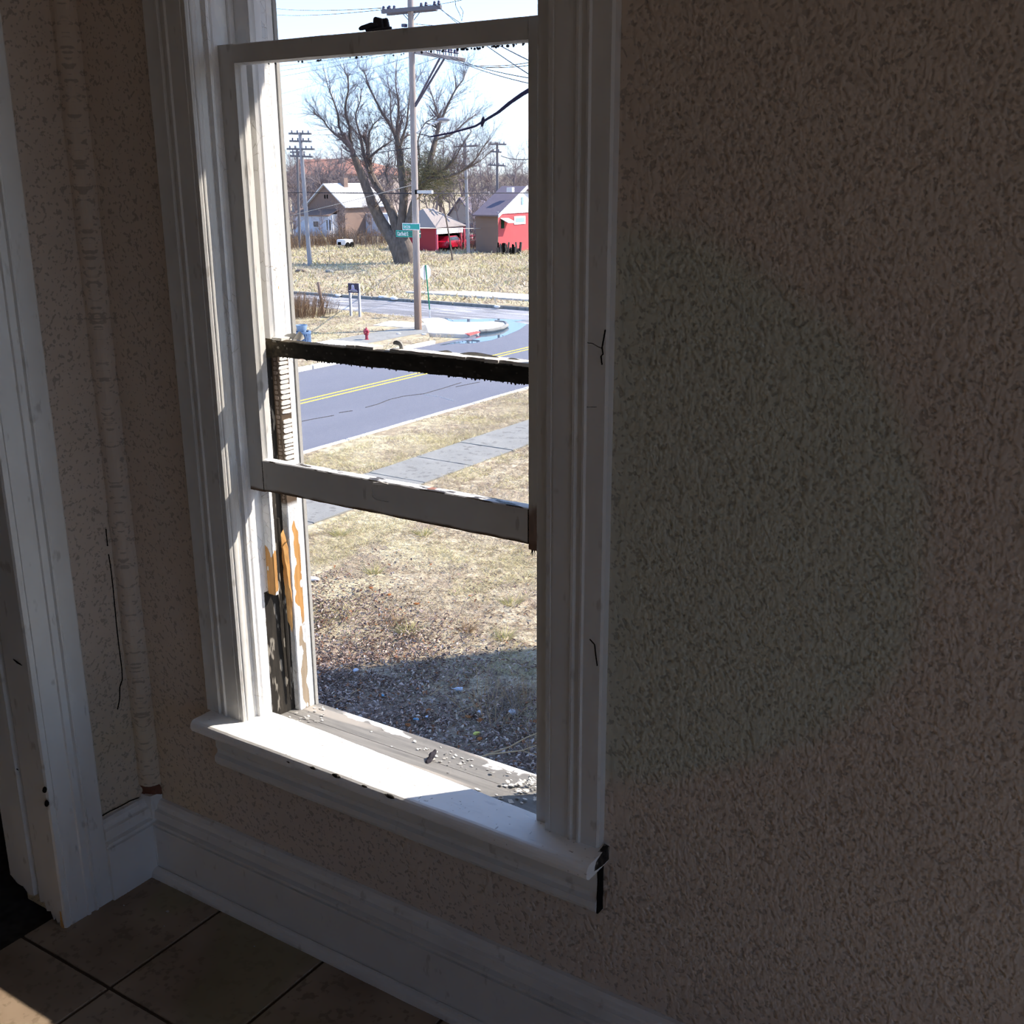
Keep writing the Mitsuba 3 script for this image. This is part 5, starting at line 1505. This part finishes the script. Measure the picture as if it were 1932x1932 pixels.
for y_ in (yA + .3, yB - .9, yB - .35):
    put('post', box(XG - .02, XG + .16, y_, y_ + .18, ZG, zE - .1), 'm_pink', gk, smooth=False)


# cars: body, cabin, windows, wheels
def car(name, x, y, heading, L, W, H, m_, label):
    k = thing(name, label, 'car')
    M_ = trimesh.transformations.rotation_matrix(heading, [0, 0, 1])
    M_[:3, 3] = (x, y, ZG)
    body = hull([(sx * L / 2 * a_, sy * W / 2 * b__, z_) for sx in (-1, 1) for sy in (-1, 1) for a_, b__, z_ in ((.96, .97, .30), (1, .99, .5), (.98, .96, .82), (.9, .92, .92))])
    cab = hull([(xx, sy * W / 2 * b__, z_) for sy in (-1, 1) for xx, b__, z_ in ((-L * .40, .93, .88), (L * .24, .93, .88), (-L * .30, .80, H), (L * .08, .80, H))])
    put('body', body.apply_transform(M_), m_, k, smooth=30)
    put('cabin', cab.apply_transform(M_), m_, k, smooth=30)
    for sy in (-1, 1):
        g1 = slab([(-L * .34, sy * W / 2 * .925, .95), (L * .17, sy * W / 2 * .925, .95), (L * .06, sy * W / 2 * .825, H - .1), (-L * .28, sy * W / 2 * .825, H - .1)][::sy], .02)
        put('window', g1.apply_transform(M_), 'm_glass_dark', k, smooth=False)
        for sx in (-.31, .31):
            w_ = trimesh.creation.cylinder(.32, .2, sections=16)
            w_.apply_transform(trimesh.transformations.rotation_matrix(np.pi / 2, [1, 0, 0]))
            put('wheel', w_.apply_translation((sx * L, sy * W / 2 * .93, .32)).apply_transform(M_), 'm_tyre', k, smooth=30)


cR = gnd(868, 470)
car('car', XG - 0.6, (yA + yB) / 2 + .6, 0.15 + math.pi / 2, 4.4, 1.8, 1.35, 'm_car_red', 'dark red car parked under the open carport')
q_ = gnd(892, 466)
bx_ = thing('red_crate', 'pinkish red crate with two pale bands, right of the dark red car', 'crate')
p0, p1 = atx(881, 463, q_[0]), atx(904, 443, q_[0])
put('body', box(q_[0] - .8, q_[0], p0[1], p1[1], ZG, p1[2]), 'm_pink', bx_, smooth=False)
for z_ in (p1[2] - .22, p1[2] - .45):
    put('band', box(q_[0] - .4, q_[0] + .02, p0[1] + .12, p1[1] - .1, z_ - .05, z_ + .03), 'm_house_white', bx_, smooth=False)

# red brick house at the right, gable towards the lot
rk = thing('red_house', 'red brick house with a white gable and violet roof at the right edge', 'house')
XR = gnd(940, 478)[0]
c0, cp_ = atx(938.5, 401, XR), atx(988.5, 352, XR)
ze, zp, ya, yp = c0[2], cp_[2], c0[1], cp_[1]
ybk = 2 * yp - ya
put('wall', box(XR - 2.5, XR, ya + .1, ybk - .1, ZG - .3, ze), 'm_red_brick', rk, smooth=False)
put('gable', slab([(XR + .02, ya + .1, ze), (XR + .02, ybk - .1, ze), (XR + .02, yp, zp - .05)], .2), 'm_house_white', rk, smooth=False)
put('side_wall', box(XR - 2.5, XR - .01, ya + .05, ya + .12, ZG, ze), 'm_shingle', rk, smooth=False)  # dark brown over the red wall paints in the shadows of the brush
put('belt', box(XR - .05, XR + .08, ya, ybk, ze - .14, ze + .06), 'm_house_white', rk, smooth=False)
sl_ = (zp - ze) / (yp - ya)
put('roof', slab([(XR - 2.5, ya - .45, ze - .45 * sl_), (XR + .35, ya - .45, ze - .45 * sl_), (XR + .35, yp, zp + .05), (XR - 2.5, yp, zp + .05)], .14), 'm_roof_violet', rk, smooth=False)
put('roof', slab([(XR - 2.5, yp, zp + .05), (XR + .35, yp, zp + .05), (XR + .35, ybk + .45, ze - .45 * sl_), (XR - 2.5, ybk + .45, ze - .45 * sl_)], .14), 'm_roof_violet', rk, smooth=False)
put('bargeboard', slab([(XR + .37, ya - .45, ze - .45 * sl_ - .22), (XR + .37, ya - .45, ze - .45 * sl_ + .06), (XR + .37, yp, zp + .12), (XR + .37, yp, zp - .2)], .06), 'm_house_white', rk, smooth=False)
w0, w1 = atx(971, 421, XR + .03), atx(990, 409, XR + .03)
wn = put('window', box(XR - .02, XR + .06, w0[1] - .1, w1[1] + .1, w0[2] - .14, w1[2] + .1), 'm_house_white', rk, smooth=False)
put('pane', box(XR, XR + .075, w0[1] + .12, w1[1] - .1, w0[2] + .05, w1[2] - .08), 'm_glass_blue', wn, smooth=False)
w0, w1 = atx(983, 386, XR + .06), atx(987.5, 372, XR + .06)
wn = put('window', box(XR, XR + .07, w0[1] + .1, w1[1], w0[2], w1[2]), 'm_glass_blue', rk, smooth=False)
w0, w1 = atx(946, 431, XR + .03), atx(951, 413, XR + .03)
put('door', box(XR - .02, XR + .06, w0[1], w1[1], w0[2], w1[2]), 'm_green_dark', rk, smooth=False)
aw = [atx(944, 411.5, XR + .02), atx(960, 411.5, XR + .02)]
put('awning', slab([aw[0], aw[0] + [.9, 0, -.38], aw[1] + [.9, 0, -.38], aw[1]], .06), 'm_house_white', rk, smooth=False)
put('steps', cat([box(XR, XR + .9 - .28 * i, w0[1] - .3, w1[1] + .3, ZG, ZG + .26 * (i + 1)) for i in range(3)]), 'm_red_wood', rk, smooth=False)
v0 = aty(963, 356, ya + 2.4)
put('roof_vent', box(v0[0] - .3, v0[0] + .3, ya + 2.2, ya + 2.6, v0[2] - .3, v0[2] + .12), 'm_house_white', rk, smooth=False)

# grey houses between garage and red house
nk = thing('grey_house', 'weathered grey house with a steep roof between the red garage and the red house', 'house')
Yn = 118.0
a_, b_, t_ = aty(836, 420, Yn), aty(905, 420, Yn), aty(872, 372, Yn)
put('wall', box(a_[0], b_[0], Yn, Yn + 9, ZG, a_[2]), 'm_roof_violet', nk, smooth=False)
put('gable', slab([(a_[0], Yn - .02, a_[2]), (b_[0], Yn - .02, a_[2]), ((a_[0] + b_[0]) / 2, Yn - .02, t_[2])], .2), 'm_church_wall', nk, smooth=False)
gable_y(None, a_[0], b_[0], Yn, Yn + 9, a_[2], t_[2], .35, 'm_roof_violet', nk)
wk = thing('white_house', 'pale house with a mauve roof behind the three-armed pole', 'house')
Yw = 128.0
a_, b_ = aty(893, 392, Yw), aty(938, 392, Yw)
zr0, zr1 = aty(910, 374, Yw)[2], aty(910, 359, Yw + 3)[2]
put('wall', box(a_[0] + .8, b_[0], Yw, Yw + 7, ZG, zr0), 'm_house_white', wk, smooth=False)
put('roof', slab([(a_[0], Yw - .3, zr0), (b_[0] + .4, Yw - .3, zr0), (b_[0] + .4, Yw + 3.5, zr1), (a_[0], Yw + 3.5, zr1)], .14), 'm_roof_grey', wk, smooth=False)
put('roof', slab([(a_[0], Yw + 3.5, zr1), (b_[0] + .4, Yw + 3.5, zr1), (b_[0] + .4, Yw + 7.3, zr0), (a_[0], Yw + 7.3, zr0)], .14), 'm_roof_grey', wk, smooth=False)
w0, w1 = aty(908, 389, Yw - .02), aty(925, 378, Yw - .02)
wn = put('window', box(w0[0], w1[0], Yw - .06, Yw, w0[2], w1[2]), 'm_glass_blue', wk, smooth=False)

# broken board fence in front of the red house
fk_ = thing('board_fence', 'broken dark board fence in front of the red house', 'fence')
fb = gnd(934, 481)
q = random.Random(4)
for i in range(30):
    px = 938 + i * 1.5
    b_ = gnd(px, 480 + q.uniform(-.5, .5))
    h_ = q.uniform(.5, 1.1)
    me = box(-.07, .07, -.02, .02, -.1, h_).apply_transform(trimesh.transformations.rotation_matrix(q.gauss(0, .13), [0, 1, 0]))
    put('board', me.apply_translation(b_), 'm_old_wood' if q.random() < .7 else 'm_dark', fk_, smooth=False)
ck_ = thing('wire_fence', 'grey wire fence panel left of the broken boards', 'fence')
p0, p1 = gnd(908, 476), gnd(1000, 466)
for i in range(9):
    b_ = p0 + (p1 - p0) * i / 8
    put('post', tube([b_, b_ + [0, 0, 1.25]], .04, 6), 'm_alu', ck_, smooth=False)
put('rail', tube([p0 + [0, 0, 1.25], p1 + [0, 0, 1.25]], .03, 6), 'm_alu', ck_, smooth=False)
mw = []
for i in range(60):
    b_ = p0 + (p1 - p0) * i / 60
    c_ = p0 + (p1 - p0) * min(1, (i + 5) / 60)
    mw += [tube([b_, c_ + [0, 0, 1.2]], .012, 3, False), tube([c_, b_ + [0, 0, 1.2]], .012, 3, False)]
put('mesh', cat(mw), 'm_alu', ck_, smooth=False, kind='stuff')
b_ = gnd(985, 464)
car('car', b_[0] - 1.5, b_[1] + 1.0, 1.35, 4.3, 1.75, 1.4, 'm_car_grey', 'grey car parked beside the red house behind the wire fence')
# white box trailer on the lot
tb_ = thing('trailer', 'small white box trailer in the brush before the cottage', 'trailer')
b_ = gnd(648, 468)
p0, p1 = aty(635, 466, b_[1]), aty(655, 452.5, b_[1])
put('body', box(p0[0], p1[0] - .3, b_[1], b_[1] + 1.3, ZG + .25, p1[2], .08), 'm_house_white', tb_, smooth=False)
put('opening', box(p0[0] + .2, p0[0] + .62, b_[1] - .02, b_[1] + .05, ZG + .3, p1[2] - .25), 'm_dark', tb_, smooth=False)
for sx in (.25, .75):
    w_ = trimesh.creation.cylinder(.28, .18, sections=14).apply_transform(trimesh.transformations.rotation_matrix(np.pi / 2, [0, 1, 0]))
    put('wheel', w_.apply_translation((p1[0] - .28, b_[1] + 1.3 * sx, ZG + .28)), 'm_tyre', tb_, smooth=30)
b_ = gnd(622, 500)
put('guy_stake', cat([tube([b_, over(b_, 463, 620)], .022, 5), tube([over(b_, 463, 620), over(b_, 436, 605)], .05, 6)]), 'm_dry_stem', smooth=False, label='thin bent stake with a yellow guy sleeve right of the four-armed pole', cat='stake')
for i, (px, py, s) in enumerate(((568, 514, .5), (622, 515, .42), (721, 562.5, .28), (744, 565, .26), (638, 558, .22), (938, 579.5, .2), (752, 630.5, .12), (800, 632, .12))):
    c_ = gnd(px, py)
    me = trimesh.creation.icosphere(2, 1.0).apply_transform(np.diag([s, s * .7, s * .4, 1]))
    put('rubbish', wobble(me, s * .2, 1 / s, i).apply_translation(c_ + [0, 0, s * .2]), 'm_brush_grey' if i < 1 else 'm_concrete' if i < 2 else 'm_litter_white', smooth=40,
        label=['dark heap of branches lying on the lot at the left', 'grey slab of rubble lying on the lot above the blue sign', 'white bag against the far curb, the left of two', 'white bag against the far curb, the right of two', 'small white bag left of the blue sign', 'white scrap on the side street under the stop sign side',
               'white scrap on the verge left of the tall pole', 'white scrap on the verge right of the tall pole'][i], cat='rubbish')

# ---------------------------------------------------------------- the neighbouring brick building right of the window, whose shadow falls over the lawn
nb = thing('brick_building', 'brick apartment building next door, right of the window', 'building', kind='structure')
shell = box(3.0, 15.0, 9.5, 22.35, ZG - .3, ZG + 16.0)
put('walls', shell, 'm_far_brick', nb, smooth=False)
put('parapet', box(3.02, 14.98, 9.52, 22.33, ZG + 16.0, ZG + 16.2), 'm_concrete', nb, smooth=False)
for f_ in range(4):
    for j in range(3):
        y0_ = 10.8 + 3.1 * j
        wn = put('window', box(2.94, 3.02, y0_, y0_ + 1.2, ZG + 1.3 + 3.5 * f_, ZG + 3.1 + 3.5 * f_), 'm_house_white', nb, smooth=False)
        put('pane', box(2.92, 3.0, y0_ + .08, y0_ + 1.12, ZG + 1.4 + 3.5 * f_, ZG + 3.0 + 3.5 * f_), 'm_glass_dark', wn, smooth=False)
